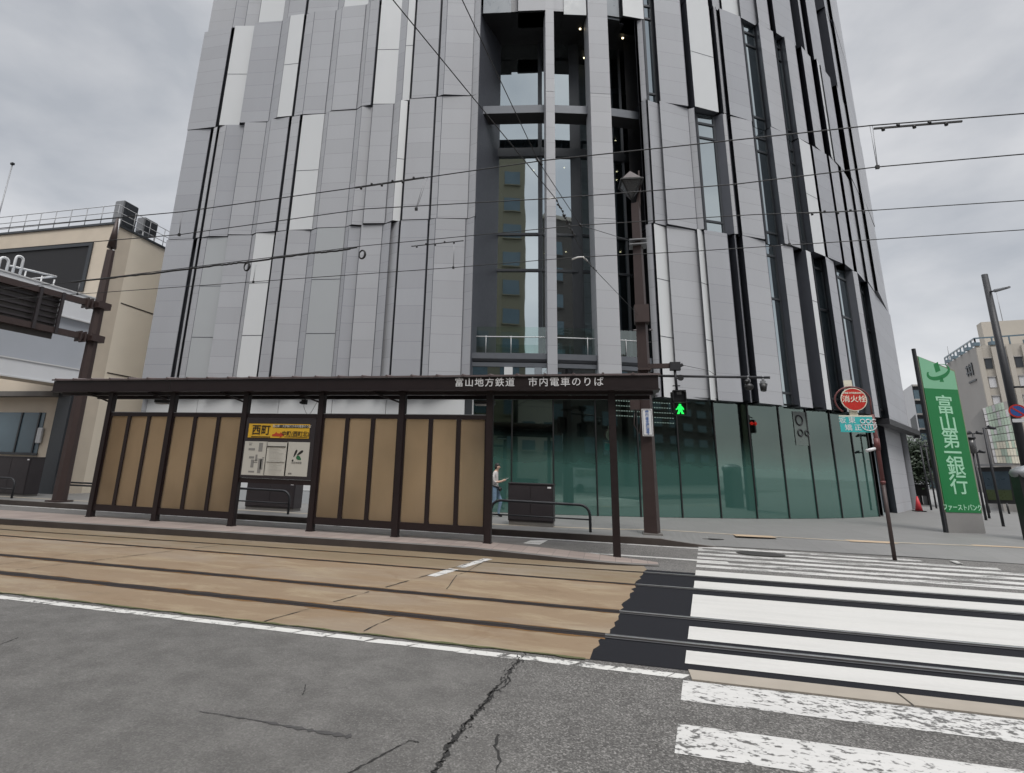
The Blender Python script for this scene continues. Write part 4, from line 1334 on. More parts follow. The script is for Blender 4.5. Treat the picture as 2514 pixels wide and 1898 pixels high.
card('underline', 699, 1072, 754, 1074.5, 'ink', ys, .016)
p = B(683, 1068)
m = MB()
m.plate([(-.16, -.03), (.06, -.035), (.06, -.07), (.17, 0), (.06, .07), (.06, .035), (-.02, .04), (-.05, .075), (-.09, .03), (-.16, .01)], (p.x, BY - .018, p.z), (1, 0, 0), (0, 0, 1), .003)
m.build('arrow', 'red_ink', ys)
p1 = card('timetable', 602.5, 1083, 648, 1167.5, 'paper', bd)
p2 = card('timetable', 656, 1085, 700, 1169, 'paper', bd)
p3 = card('poster', 706, 1085, 753, 1170.5, 'paper', bd)
rr = random.Random(3)
for (u, v, w, h) in ((612, 1088, 8, 2), (612, 1092, 6, 3), (611, 1103, 15, 6), (637, 1098, 7, 22), (612, 1123, 12, 6), (628, 1124, 3, 16), (632, 1127, 14, 2), (644, 1124, 5, 3), (635, 1145, 4, 34), (617, 1138, 5, 20), (622, 1135, 10, 3), (610, 1158, 14, 5), (625, 1130, 8, 2), (640, 1140, 4, 26)):
    card('print', u, v - h / 2, u + w, v + h / 2, 'print', p1, .0065)
for k in range(14):
    v = 1101 + k * 2.3
    card('print', 661, v, 661 + rr.uniform(20, 34), v + .8, 'print', p2, .0065)
    card('print', 660, v + 34, 660 + rr.uniform(16, 34), v + 34.8, 'print', p2, .0065)
card('clip', 656, 1095, 702, 1097.5, 'black', p2, .02, .014)
card('clip', 655, 1133, 699, 1134.5, 'grey_metal', p2, .02, .014)
c = B(729, 1121)
m = MB()
def leafshape(cx, cz, L, w, ang, mi):
    pts = []
    for i in range(14):
        t = 2 * math.pi * i / 14
        x_, z_ = L / 2 * math.cos(t), w / 2 * math.sin(t) * (1.1 + .5 * math.cos(t))
        pts.append((cx + x_ * math.cos(ang) - z_ * math.sin(ang), cz + x_ * math.sin(ang) + z_ * math.cos(ang)))
    m.plate(pts, (c.x, BY - .0065, c.z), (1, 0, 0), (0, 0, 1), .002, mi)
leafshape(-.05, .07, .20, .05, R_(68), 0)
leafshape(.075, .085, .20, .055, R_(35), 0)
leafshape(.055, -.035, .15, .085, R_(150), 1)
leafshape(-.105, -.095, .05, .045, 0, 0)
m.build('leaf_letter_emblem', ['ink', 'green_ink'], p3)
bt('北日本新聞', 728, 1136.5, .055, 'print', p3, 0, 1, .0075)
bt('ATC', 707.5 + 4, 1163, .05, 'ink', p3, .001, 1, .0075)
# raised lettering on the fascia
for s, ua, ub in (('富山地方鉄道', 1127, 1252), ('市内電車のりば', 1308, 1470)):
    a, b = Y(ua, 943, 12.13), Y(ub, 942, 12.13)
    n_ = len(s)
    for k, chx in enumerate(s):
        x = a.x + (b.x - a.x) * k / (n_ - 1)
        text('lettering', chx, .215, (x, 12.137, (ZF0 + ZF1) / 2 + .005), 'lettering', sh, bold=.0015, depth=.006)
# strip lamps under the roof
for u, v in ((1190, 991), (404, 988)):
    p = Y(u, v, 12.9)
    lm = MB()
    lm.box((p.x - .24, 12.78, p.z - .01), (p.x + .24, 13.0, p.z + .07), 0)
    lm.tube([(p.x - .22, 12.84, p.z - .03), (p.x + .22, 12.84, p.z - .03)], .022, 8, 1)
    lm.tube([(p.x - .22, 12.93, p.z - .03), (p.x + .22, 12.93, p.z - .03)], .022, 8, 1)
    lm.tube([(p.x + .1, 12.9, p.z + .05), (p.x + .1, 12.9, 3.45)], .015, 6, 0)
    lm.build('strip_lamp', ['dark_metal', 'white_metal'], sh)
p = Y(747, 987, 12.8)
m = MB()
m.box((p.x - .06, 12.76, p.z - .06), (p.x + .06, 12.86, p.z + .06))
m.tube([(p.x + .02, 12.8, p.z), (p.x + .02, 12.8, 3.45)], .018, 6)
m.bar((p.x - .12, 12.8, p.z - .02), (p.x, 12.8, p.z + .02), .05)
cb = Y(772, 1000, 12.8)
m.tube([(p.x, 12.8, p.z - .05)] + [(p.x + .30 * i / 8, 12.8, p.z - .12 - .2 * math.sin(math.pi * i / 8)) for i in range(9)] + [(p.x + .42, 12.8, 3.3)], .006, 5, 1)
m.build('loudspeaker', ['black', 'grey_metal'], sh)
m = MB()
m.box((PX[1] - .12, SY - .02, .2), (PX[1] - .09, SY + .01, 3.3))
m.build('drain_pipe', 'grey_metal', sh)

# ================================================================== KERBSIDE FURNITURE
def cabinet(x0, x1, y0, y1, z0, z1, label, plinth=True):
    t = thing('utility_cabinet', label, 'utility cabinet', ((x0 + x1) / 2, (y0 + y1) / 2, .15), 'utility cabinets along the far pavement')
    m = MB()
    m.box((x0, y0, z0), (x1, y1, z1 - .04))
    m.build('housing', 'brown_mid', t, .012)
    m = MB()
    m.box((x0 - .015, y0 - .015, z1 - .04), (x1 + .015, y1 + .015, z1))
    m.build('lid', 'brown_mid', t, .01)
    for a, b in ((x0 + .03, (x0 + x1) / 2 - .006), ((x0 + x1) / 2 + .006, x1 - .03)):
        m = MB()
        m.box((a, y0 - .012, z0 + .04), (b, y0 + .001, z1 - .08))
        m.build('door', 'brown_mid', t, .004)
    m = MB()
    m.box((x1 - .16, y0 - .016, z1 - .12), (x1 - .06, y0 - .0125, z1 - .075))
    m.build('sticker', 'lettering', t)
    if plinth:
        m = MB()
        m.box((x0 + .02, y0 + .02, .15), (x1 - .02, y1 - .02, z0))
        m.build('plinth', 'kerb', t)
cabinet(-2.9, -1.62, 16.35, 16.85, .27, 1.30, 'dark brown utility cabinet between the walker and the tall lamp post')
cabinet(-11.62, -9.85, 16.6, 17.1, .24, 1.08, 'dark brown utility cabinet glimpsed below the stop notice board')
cabinet(-22.6, -20.8, 16.5, 17.05, .22, 1.56, 'dark brown utility cabinet beside the brown overhead sign post')
def guard(x0, x1, y, label):
    t = thing('guard_rail', label, 'guard rail', ((x0 + x1) / 2, y, .15), 'low tubular guard rails along the far kerb')
    m = MB()
    r = .26
    pts = [(x0, y, .15), (x0, y, .84 - r)]
    pts += [(x0 + r - r * math.cos(R_(a)), y, .84 - r + r * math.sin(R_(a))) for a in (22, 45, 67)]
    pts += [(x0 + r, y, .84), (x1 - r, y, .82)]
    pts += [(x1 - r + r * math.sin(R_(a)), y, .82 - r + r * math.cos(R_(a))) for a in (22, 45, 67)]
    pts += [(x1, y, .82 - r), (x1, y, .15)]
    m.tube(pts, .036, 10)
    m.build('hoop', 'dark_metal', t)
    m = MB()
    m.tube([(x0, y, .47), (x1, y, .46)], .02, 8)
    m.build('lower_bar', 'dark_metal', t)
guard(-3.25, -.6, 15.68, 'dark tubular guard rail in front of the cabinet by the walker')
guard(-12.2, -9.5, 15.75, 'brownish tubular guard rail seen under the stop notice board')
guard(-23.4, -20.35, 15.75, 'dark tubular guard rail in front of the cabinet by the brown sign post')

# ---- tall brown lamp post at the crossing
LPX, LPY = .96, 16.05
lp = thing('lamp_post', 'tall brown lamp post with a pyramid lantern, standing at the crossing beside the shelter', 'lamp post', (LPX, LPY, .15))
def sq(cx, cy, w, rot):
    return [(cx + w / 2 * 1.414 * math.cos(R_(45 + 90 * k + rot)), cy + w / 2 * 1.414 * math.sin(R_(45 + 90 * k + rot))) for k in range(4)]
m = MB()
lev = [(.15, .34), (3.0, .29), (6.5, .255), (9.55, .215)]
rings = [[(x, y, z) for x, y in sq(LPX, LPY, w, -17)] for z, w in lev]
for a, b in zip(rings[:-1], rings[1:]):
    for k in range(4):
        m.face([a[k], a[(k + 1) % 4], b[(k + 1) % 4], b[k]])
m.face(rings[-1])
m.build('shaft', 'brown_post', lp)
m = MB()
m.box((LPX - .24, LPY - .24, .15), (LPX + .24, LPY + .24, .19))
m.build('base_plate', 'kerb', lp)
m = MB()
m.box((LPX - .42, LPY - .17, 3.35), (LPX - .17, LPY + .1, 4.1))
m.tube([(LPX - .3, LPY - .1, 3.35), (LPX - .34, LPY - .12, 2.95), (LPX - .22, LPY - .16, 2.7), (LPX - .15, LPY - .17, 3.0)], .012, 5)
m.build('control_box', 'brown_post', lp, .01)
m = MB()
m.box((LPX - .2, LPY - .3, 5.78), (LPX + .2, LPY + .1, 6.3))
for s_ in (-1, 1):
    m.tube([(LPX + s_ * .16, LPY - .28, 5.55), (LPX + s_ * .26, LPY - .28, 5.55)], .03, 6, 1)
m.build('wire_clamp', ['brown_post', 'grey_metal'], lp, .01)
m = MB()
for z_ in (8.16, 8.3):
    m.box((LPX - .24, LPY - .24, z_), (LPX + .24, LPY + .2, z_ + .03))
m.build('wire_clamp', 'grey_metal', lp)
LX, LZ = .84, 10.2
m = MB()
for s_ in (0, 1):
    m.bar((LPX - .02 + .1 * s_, LPY - .02, 9.3), (LX + .27, LPY - .1, 10.0 + .2 * s_), .05)
m.bar((LPX + .12, LPY, 9.5), (LPX + .14, LPY, 10.65), .045)
m.build('lantern_bracket', 'brown_post', lp)
ea = [(x, y, LZ) for x, y in sq(LX, LPY - .1, .62, 6)]
m = MB()
ap = (LX, LPY - .1, LZ + .42)
for k in range(4): m.face([ea[k], ea[(k + 1) % 4], ap])
m.face([ea[3], ea[2], ea[1], ea[0]])
m.build('lantern_roof', 'brown_post', lp)
m = MB()
bo = (LX, LPY - .1, LZ - .55)
bo4 = [(x, y, LZ - .5) for x, y in sq(LX, LPY - .1, .1, 6)]
for k in range(4):
    m.bar(ea[k], ea[(k + 1) % 4], .05)
    mid = [(ea[k][i] + ea[(k + 1) % 4][i]) / 2 for i in range(3)]
    m.bar(ea[k], bo, .03)
m.build('lantern_frame', 'black', lp)
m = MB()
e2 = [(LX + (x - LX) * .93, LPY - .1 + (y - LPY + .1) * .93, LZ - .02) for x, y, _ in ea]
for k in range(4): m.face([e2[k], bo, e2[(k + 1) % 4]])
m.build('lantern_glass', 'lamp_glass', lp)
m = MB()
m.box((LPX - .17, LPY - .32, 4.42), (LPX + .17, LPY + .2, 4.48))
m.bar((LPX + .1, LPY - .05, 4.56), (LPX + .78, LPY - .05, 4.57), .09, .13)
m.build('signal_bracket', 'brown_post', lp)
m = MB()
m.tube([(LPX + .05, LPY - .05, 4.30), (LPX + 3.15, LPY - .05, 4.22)], .035, 8)
m.build('cross_arm', 'dark_metal', lp)
m = MB()
m.box((LPX - .135, LPY - .275, 2.64), (LPX + .135, LPY - .262, 3.36))
pl = m.build('plate', 'lettering', lp)
m = MB()
for a, b in (((-.115, 2.66), (.115, 2.672)), ((-.115, 3.328), (.115, 3.34)), ((-.115, 2.66), (-.105, 3.34)), ((.105, 2.66), (.115, 3.34))):
    m.box((LPX + a[0], LPY - .279, a[1]), (LPX + b[0], LPY - .2755, b[1]))
m.build('border', 'ink', pl)
for k, chx in enumerate('歩行者支援信号'):
    text('lettering', chx, .098, (LPX, LPY - .277, 3.275 - .092 * k), 'blue_ink', pl, bold=.002, depth=.002)
# pedestrian signal hung from it
sx_ = Y(1667, 990, 15.95)
ps = thing('pedestrian_signal', 'pedestrian signal showing a green walking figure, hung right of the lamp post', 'traffic light', (sx_.x, 15.98, 3.2))
m = MB()
X0 = sx_.x
m.box((X0 - .2, 15.86, 3.22), (X0 + .2, 16.08, 3.88))
m.build('housing', 'black', ps, .05)
for z_ in (3.39, 3.71):
    m = MB()
    for a, b in (((-.16, z_ + .13), (.16, z_ + .15)), ((-.165, z_ - .13), (-.15, z_ + .15)), ((.15, z_ - .13), (.165, z_ + .15))):
        m.box((X0 + a[0], 15.70, a[1]), (X0 + b[0], 15.87, b[1]))
    m.build('visor', 'black', ps)
m = MB()
m.box((X0 - .14, 15.853, 3.60), (X0 + .14, 15.862, 3.84), 0)
m.box((X0 - .05, 15.848, 3.76), (X0 + .07, 15.854, 3.83), 1)
m.build('lens', ['dark_metal', 'grey_metal'], ps)
m = MB()
m.plate([(-.03, .125), (-.03, .085), (-.055, .07), (-.075, .02), (-.12, -.01), (-.105, -.03), (-.055, -.01), (-.045, .01), (-.05, -.045), (-.085, -.135), (-.03, -.135), (.005, -.06), (.03, -.135), (.09, -.135), (.055, -.06), (.05, 0), (.085, -.03), (.10, -.015), (.07, .045), (.04, .075), (.03, .085), (.03, .125)],
        (X0 + .01, 15.852, 3.375), (1, 0, 0), (0, 0, 1), .004)
m.build('walking_figure', 'green_man', ps)
m = MB()
m.tube([(X0 - .03, 15.98, 3.86), (X0 - .05, 15.98, 4.5)], .035, 8)
m.box((X0 - .13, 15.95, 4.0), (X0 + .06, 16.02, 4.02))
m.box((X0 - .17, 15.9, 4.44), (X0 + .1, 16.1, 4.66))
m.bar((X0 + .1, 16, 4.56), (X0 + .17, 16, 4.6), .08)
m.build('hanger', 'dark_metal', ps)
m = MB()
m.tube([(X0 + .07, 15.84, 4.21), (X0 + .07, 15.95, 4.21)], .085, 12, 0, .05)
m.tube([(X0 - .03, 15.98, 4.21), (X0 + .07, 15.96, 4.21)], .02, 6)
m.build('sounder', 'black', ps)
for u, v, nm, lb in ((1838, 948, 0, 'round black traffic sensor hanging from the middle of the cross arm'), (1875, 951, 1, 'black bucket-shaped traffic sensor hanging at the tip of the cross arm')):
    p = Y(u, v, 16.0)
    t = thing('traffic_sensor', lb, 'sensor', (p.x, 16, p.z), 'traffic sensors on the cross arm')
    m = MB()
    m.tube([(p.x, 16, p.z + .08), (p.x, 16, 4.27)], .03, 6)
    m.box((p.x - .06, 15.95, p.z + .1), (p.x + .05, 16.06, p.z + .17))
    m.build('mount', 'grey_metal', t)
    m = MB()
    if nm: m.tube([(p.x, 16, p.z + .09), (p.x - .02, 15.97, p.z - .1)], .1, 10, 0, .07)
    else:
        m.sphere((p.x, 15.98, p.z - .02), .12, 0, 12, 8, (1, .7, .8))
        m.tube([(p.x - .1, 15.92, p.z + .1), (p.x + .03, 16, p.z + .14)], .05, 8)
    m.build('sensor_head', 'black', t)

# ---- fire hydrant sign
hx, hy = 5.89, 14.87
hs = thing('hydrant_sign_post', 'dark red post with a round red fire hydrant sign over a turquoise advert plate', 'sign post', (hx, hy, .05))
def H_(u, v, dy=0): return Y(u, v, hy + dy)
m = MB()
m.tube([(hx, hy, .02), (hx, hy, 1.65)], .04, 10, 1)
m.tube([(hx, hy, 1.6), (hx, hy, 2.55), (hx - .01, hy, 3.16)], .043, 10, 0)
m.tube([(hx, hy, 1.62), (hx, hy, 1.68)], .052, 10, 0)
m.tube([(hx, hy, 2.36), (hx, hy, 2.62)], .06, 10, 0)
m.build('post', ['red_pole', 'brown_post'], hs)
c = H_(2095, 981)
m = MB()
rx = (H_(2127, 981) - H_(2063, 981)).x / 2
pts = [(hx - .01, hy, 3.16)]
for a in range(-12, 236, 9):
    t = R_(a)
    pts.append((c.x - .02 + rx * 1.36 * math.cos(t), hy, c.z - .03 + rx * 1.22 * math.sin(t)))
m.tube(pts, .02, 8)
m.bar((c.x - .02, hy + .03, c.z - .42), (c.x - .06, hy + .03, c.z + .46), .17, .02, 1, up=(0, 1, 0))
m.build('hoop', ['red_pole', 'cream'], hs)
m = MB()
def circ(r, n_=40, sx2=1.): return [(r * sx2 * math.cos(2 * math.pi * i / n_), r * math.sin(2 * math.pi * i / n_)) for i in range(n_)]
m.plate(circ(rx), (c.x, hy - .03, c.z), (1, 0, 0), (0, 0, 1), .03, 0)
disc = m.build('rim', 'cream', hs)
m = MB()
m.plate(circ(rx * .93), (c.x, hy - .034, c.z), (1, 0, 0), (0, 0, 1), .003, 0)
disc = m.build('sign_face', 'red_sign', hs)
text('lettering', '消火栓', rx * .62, (c.x + .005, hy - .036, c.z - .0), 'cream', disc, bold=.002, depth=.002)
text('lettering', 'FIRE HYDRANT', rx * .22, (c.x, hy - .036, c.z + rx * .55), 'cream', disc, bold=.002, depth=.002)
a, b = H_(2058, 1020), H_(2150, 1062)
m = MB()
m.box((a.x, hy - .035, b.z), (b.x - .02, hy - .015, a.z - .03))
m.box((a.x, hy - .036, a.z - .03), (b.x - .02, hy - .015, a.z), 1)
ad = m.build('advert_plate', ['cyan', 'cream'], hs)
def ht(s, u, v, size):
    p = H_(u, v)
    text('lettering', s, size, (p.x, hy - .037, p.z), 'lettering', ad, bold=.001, depth=.002)
ht('坂', 2067, 1033, .155); ht('東', 2090, 1033, .155); ht('矯', 2082, 1051, .155); ht('正', 2105, 1051, .155)
m = MB()
p = H_(2132, 1049)
for k in (-1, 0, 1):
    ring = [(.045 * math.cos(R_(t)), .045 * math.sin(R_(t))) for t in range(40 if k == 1 else 0, 321 if k == 1 else 361, 20)]
    m.tube([(p.x + k * .115 + q[0], hy - .04, p.z + .13 + q[1]) for q in ring], .011, 6)
arc = [(.155 * math.cos(R_(t)), .13 * math.sin(R_(t))) for t in range(180, 361, 12)]
m.tube([(p.x + q[0], hy - .04, p.z + .05 + q[1]) for q in arc] + [(p.x - .155, hy - .04, p.z + .05)], .011, 6)
for k in (-.075, -.02, .035, .09):
    m.tube([(p.x + k, hy - .04, p.z + .05), (p.x + k, hy - .04, p.z + .05 - .125 * math.sqrt(max(0, 1 - (k / .155) ** 2)))], .009, 6)
m.build('smile_emblem', 'lettering', ad)
p = H_(2141, 1104)
m = MB()
m.tube([(hx - .03, hy, p.z + .03), (p.x - .13, hy - .02, p.z - .03)], .035, 8)
m.build('arrow_arm', 'lettering', hs)

# ---- bank pylon
A = Vector((10.27, 21.86, .15))
ux = Vector((.940, .340, 0)).normalized()
inn = Vector((-ux.y, ux.x, 0))
bk = thing('bank_pylon', 'tall green pylon sign with pale lettering and slanting top, right of the tower', 'sign', tuple(A))
WD = 1.28
def S_(u, v):
    d = ray(u, v)
    n_ = Vector((inn.x, inn.y, 0))
    t = (A - EYE).dot(n_) / d.dot(n_)
    p = EYE + d * t
    return (p - A).dot(ux), p.z
def slab(mb, pts, th, fwd, mi=0):
    mb.plate(pts, Vector((A.x, A.y, 0)) - inn * fwd, ux, (0, 0, 1), th, mi)
zt_l, zt_r, zg, zb_ = S_(2259, 872)[1], S_(2343, 908)[1], S_(2310, 955)[1], S_(2365, 1259)[1]
m = MB()
slab(m, [(0, .15), (WD, .15), (WD, zb_), (0, zb_)], .13, .0)
m.build('base', 'bank_base', bk)
m = MB()
slab(m, [(-.03, zb_), (WD + .03, zb_), (WD + .03, zt_r - .02), (-.03, zt_l - .02)], .12, -.01)
m.build('frame', 'bank_edge', bk)
m = MB()
slab(m, [(.02, zb_ + .005), (WD - .02, zb_ + .005), (WD - .02, zg), (.02, zg)], .02, .012)
gf = m.build('green_face', 'bank_green', bk)
m = MB()
slab(m, [(.02, zg), (WD - .02, zg), (WD - .02, zt_r - .07), (.02, zt_l - .05)], .02, .012)
pf = m.build('pale_face', 'bank_pale', bk)
m = MB()
o_ = Vector((A.x, A.y, 0))
for z0, z1 in ((.15, zt_l + .22),):
    p = o_ - ux * .075 + inn * .03
    m.bar((p.x, p.y, z0), (p.x, p.y, z1), .07, .1, up=tuple(inn))
m.build('side_post', 'dark_metal', bk)
def bx(s, u, v, size, par, mat='bank_letter', bold=.006, sx=1.):
    a, z_ = S_(u, v)
    p = o_ + ux * a - inn * .014
    text('lettering', s, size, (p.x, p.y, z_), mat, par, ux=tuple(ux), bold=bold, depth=.004, sx=sx)
for chx, u, v in (('富', 2319, 997), ('山', 2327, 1041), ('第', 2334, 1081), ('一', 2339, 1115), ('銀', 2346, 1147), ('行', 2354, 1193)):
    bx(chx, u, v, .66, gf)
bx('ファーストバンク', 2362, 1247, .205, gf, bold=.004, sx=.84)
ac, zc = S_(2303, 914)
m = MB()
pc = o_ + ux * ac - inn * .014
def lp_(pts, mi=0): m.plate(pts, (pc.x, pc.y, zc), ux, (0, 0, 1), .006, mi)
N_ = 26
def rot(p, a): return (p[0] * math.cos(a) - p[1] * math.sin(a), p[0] * math.sin(a) + p[1] * math.cos(a))
for i in range(N_):
    t0, t1 = R_(-215 + 290 * i / N_), R_(-215 + 290 * (i + 1) / N_)
    def ring(t):
        th = .03 + .075 * max(0, math.sin(-(t) * .5 - .0)) if False else .035 + .07 * (.5 - .5 * math.sin(t + .5))
        o1 = (.48 * math.cos(t), .25 * math.sin(t))
        i1 = ((.48 - th * 1.1) * math.cos(t), (.25 - th * 1.1) * math.sin(t) + .02)
        return rot(o1, R_(22)), rot(i1, R_(22))
    a0, b0 = ring(t0)
    a1, b1 = ring(t1)
    lp_([a0, a1, b1, b0])
lp_([(-.10, -.02), (.09, .06), (.05, .36), (-.13, .26)])
lp_([(-.02, -.33), (.14, -.33), (.12, -.20), (.05, -.17)])
m.build('emblem', 'bank_green', pf)
# ================================================================== LEFT BUILDING AND SIGN GANTRY
LY, LXR = 18.4, -21.4
lb = thing('beige_building', 'beige low-rise building left of the tower with a dark louvred opening', 'building', (-30, 20, .1))
m = MB()
zt = 11.8
m.face([(-60, LY, 0), (LXR, LY, 0), (LXR, LY, zt), (-60, LY, zt)], 0)
m.face([(LXR, LY, 0), (LXR, LY + 1.0, 0), (LXR, LY + 1.0, zt), (LXR, LY, zt)], 0)
m.face([(LXR, LY + 1.0, 0), (LXR, 50, 0), (LXR, 50, zt), (LXR, LY + 1.0, zt)], 1)
m.face([(-60, 50, 0), (-60, LY, 0), (-60, LY, zt), (-60, 50, zt)], 1)
m.face([(LXR, 50, 0), (-60, 50, 0), (-60, 50, zt), (LXR, 50, zt)], 1)
m.build('wall', ['stucco', 'stucco_s'], lb)
m = MB()
m.box((-60, LY - .06, zt), (LXR + .06, LY + .3, zt + .1))
m.box((LXR - .3, LY + .3, zt), (LXR + .06, 50, zt + .1))
m.box((-60, LY + .3, zt - .2), (LXR - .3, 50, zt - .1))
m.build('roof', 'frame', lb)
m = MB()
for z_ in (5.2, 8.4):
    m.box((LXR - .01, LY + 1.1, z_), (LXR + .012, 50, z_ + .05))
m.build('wall_joint', 'kerb_dirty', lb)
a, b = Y(228, 603, LY), Y(207, 716, LY)
m = MB()
m.box((-60, LY - .02, b.z), (a.x, LY + .02, a.z), 0)
lv = m.build('louvre', 'louvre', lb)
m = MB()
m.box((-60, LY - .08, a.z - .02), (a.x + .06, LY - .021, a.z + .16))
m.box((a.x - .12, LY - .08, b.z), (a.x + .06, LY - .021, a.z - .021))
m.build('louvre_frame', 'frame', lv)
# oblique white-tiled balcony volume
Q2 = Y(243, 735, LY)
ZT_, ZB_ = Q2.z, 4.45
Q1 = Z(-20, 656, ZT_)
dq = Vector((Q2.x - Q1.x, Q2.y - Q1.y)).normalized()
L_ = Vector((Q2.x - Q1.x, Q2.y - Q1.y)).length
q1 = Vector((Q1.x, Q1.y))
def zat(u, v):
    d = ray(u, v)
    nn = Vector((-dq.y, dq.x))
    t = (q1 - Vector((0, 0))).dot(nn) / (d.x * nn.x + d.y * nn.y)
    return (EYE + d * t).z
z1_, z2_ = zat(142, 773), zat(110, 893)
bal = MB()
nb = Vector((-dq.y, dq.x))
def oq(mb, s0, s1, za, zb, off, mi):
    a, b = q1 + dq * s0 + nb * off, q1 + dq * s1 + nb * off
    mb.face([(a.x, a.y, za), (b.x, b.y, za), (b.x, b.y, zb), (a.x, a.y, zb)], mi)
oq(bal, -9, L_, z1_, ZT_, 0, 0)
oq(bal, -9, L_, ZB_, z2_, 0, 0)
oq(bal, -9, L_, z2_, z1_, .12, 1)
a, b = q1 + dq * -9, q1 + dq * L_
bal.face([(a.x, a.y, ZB_), (a.x, LY + 4, ZB_), (b.x, LY + 4, ZB_), (b.x, b.y, ZB_)], 2)
bal.face([(a.x, a.y, ZT_), (b.x, b.y, ZT_), (b.x, LY + .5, ZT_), (a.x, LY + .5, ZT_)], 1)
for zz_ in (ZT_, z1_, z2_, ZB_):
    a_, b_ = q1 + dq * -9, q1 + dq * L_
    bal.bar((a_.x, a_.y - .01, zz_), (b_.x, b_.y - .01, zz_), .06, .05, 3)
bal.build('balcony', ['white_tile', 'grey_panel', 'stucco', 'white_metal'], lb)
# white access hoops and rail behind the parapet
m = MB()
def oz(s, off, z_): 
    p = q1 + dq * s + nb * off
    return (p.x, p.y, z_)
def along(u, v, off=.5):
    d = ray(u, v)
    o0 = q1 + nb * off
    t = o0.dot(nb) / (d.x * nb.x + d.y * nb.y)
    p = EYE + d * t
    return (Vector((p.x, p.y)) - o0).dot(dq), p.z
for ua, ub, vt in ((-2, 20, 634), (37, 56, 630)):
    s0, zt0 = along(ua, vt + 14)
    s1, _ = along(ub, vt + 14)
    r = (s1 - s0) / 2
    zc_ = along((ua + ub) / 2, vt + 6)[1]
    pts = [oz(s0, .5, ZT_ - .5), oz(s0, .5, zc_)] + [oz(s0 + r - r * math.cos(R_(t)), .5, zc_ + r * .9 * math.sin(R_(t))) for t in (30, 60, 90, 120, 150)] + [oz(s1, .5, zc_), oz(s1, .5, ZT_ - .5)]
    m.tube(pts, .05, 8)
s0, zr = along(22, 652)
s1, zr2 = along(138, 679)
m.tube([oz(s0, .5, zr), oz(s1, .5, zr2)], .04, 8)
m.tube([oz(s1, .5, zr2), oz(s1 - .2, 2.2, zr2 - .05)], .04, 8)
for f in (.35, .7, .98):
    s = s0 + (s1 - s0) * f
    m.tube([oz(s, .5, ZT_ - .5), oz(s, .5, zr)], .03, 6)
m.build('roof_rail', 'white_metal', lb)
# shaded ground storey: windows, dark column, stone base
a, b = Y(-40, 1012, LY), Y(92, 1112, LY)
m = MB()
m.box((a.x, LY - .03, b.z), (b.x, LY + .03, a.z))
w = m.build('window', 'far_blue', lb)
m = MB()
for u in (-40, 48, 92):
    p = Y(u, 1060, LY)
    m.box((p.x - .04, LY - .07, b.z), (p.x + .04, LY - .031, a.z))
m.box((a.x, LY - .08, b.z - .1), (b.x + .06, LY - .031, b.z))
m.build('window_frame', 'frame', w)
m = MB()
a, b = Y(112, 1120, LY - .25), Y(160, 1120, LY - .25)
m.box((a.x, LY - .25, .15), (b.x - .32, LY - .01, ZB_))
m.box((b.x - .3, LY - .02, .8), (b.x, LY - .005, ZB_ - .1))
m.build('column', 'frame', lb)
m = MB()
m.box((-60, LY - .05, .1), (a.x - .02, LY - .002, 1.05))
m.box((-60, LY - .5, 4.0), (a.x - .02, LY - .002, 4.2))
m.build('stone_base', 'kerb', lb)
m = MB()
p0, p1 = Y(170, 1200, LY - .05), Y(225, 1200, LY - .05)
for z_ in (.62, .52):
    m.tube([(p0.x, LY - .07, z_), (p1.x + 1.5, LY - .07, z_)], .035, 6)
m.build('wall_pipe', 'dark_metal', lb)
m = MB()
a, b = Y(142, 1075, LY - .1), Y(150, 1195, LY - .1)
m.box((a.x, LY - .12, b.z), (a.x + .34, LY - .05, a.z), 1)
for x_ in (a.x, a.x + .34):
    m.box((x_ - .03, LY - .15, b.z), (x_ + .03, LY - .04, a.z), 0)
for z_ in (a.z, (a.z + b.z) / 2, b.z + .15):
    m.box((a.x, LY - .15, z_ - .03), (a.x + .34, LY - .04, z_), 0)
m.build('wall_grille', ['white_metal', 'grey_metal'], lb)
m = MB()
a, b = Y(97, 1050, LY - .1), Y(104, 1088, LY - .1)
m.box((a.x - .1, LY - .1, b.z), (a.x + .18, LY - .01, a.z))
m.build('meter_box', 'white_metal', lb, .02)
m = MB()
zr0 = zt + .1
for z_ in (.3, .6, .95):
    m.tube([(-60, LY + .15, zr0 + z_), (LXR - .1, LY + .15, zr0 + z_), (LXR - .1, 48, zr0 + z_)], .018, 6)
for k in range(24):
    x_ = LXR - .1 - k * .92
    m.tube([(x_, LY + .15, zr0 - .2), (x_, LY + .15, zr0 + .95)], .018, 6)
for k in range(1, 20):
    m.tube([(LXR - .1, LY + .15 + k * .92, zr0 - .2), (LXR - .1, LY + .15 + k * .92, zr0 + .95)], .018, 6)
m.build('roof_railing', 'grey_metal', lb)
m = MB()
p = X(308, 556, LXR + .03)
m.tube([(LXR + .07, LY + .12, zt + .3), (LXR + .07, LY + .12, 6)], .05, 8)
m.build('downpipe', 'white_metal', lb)
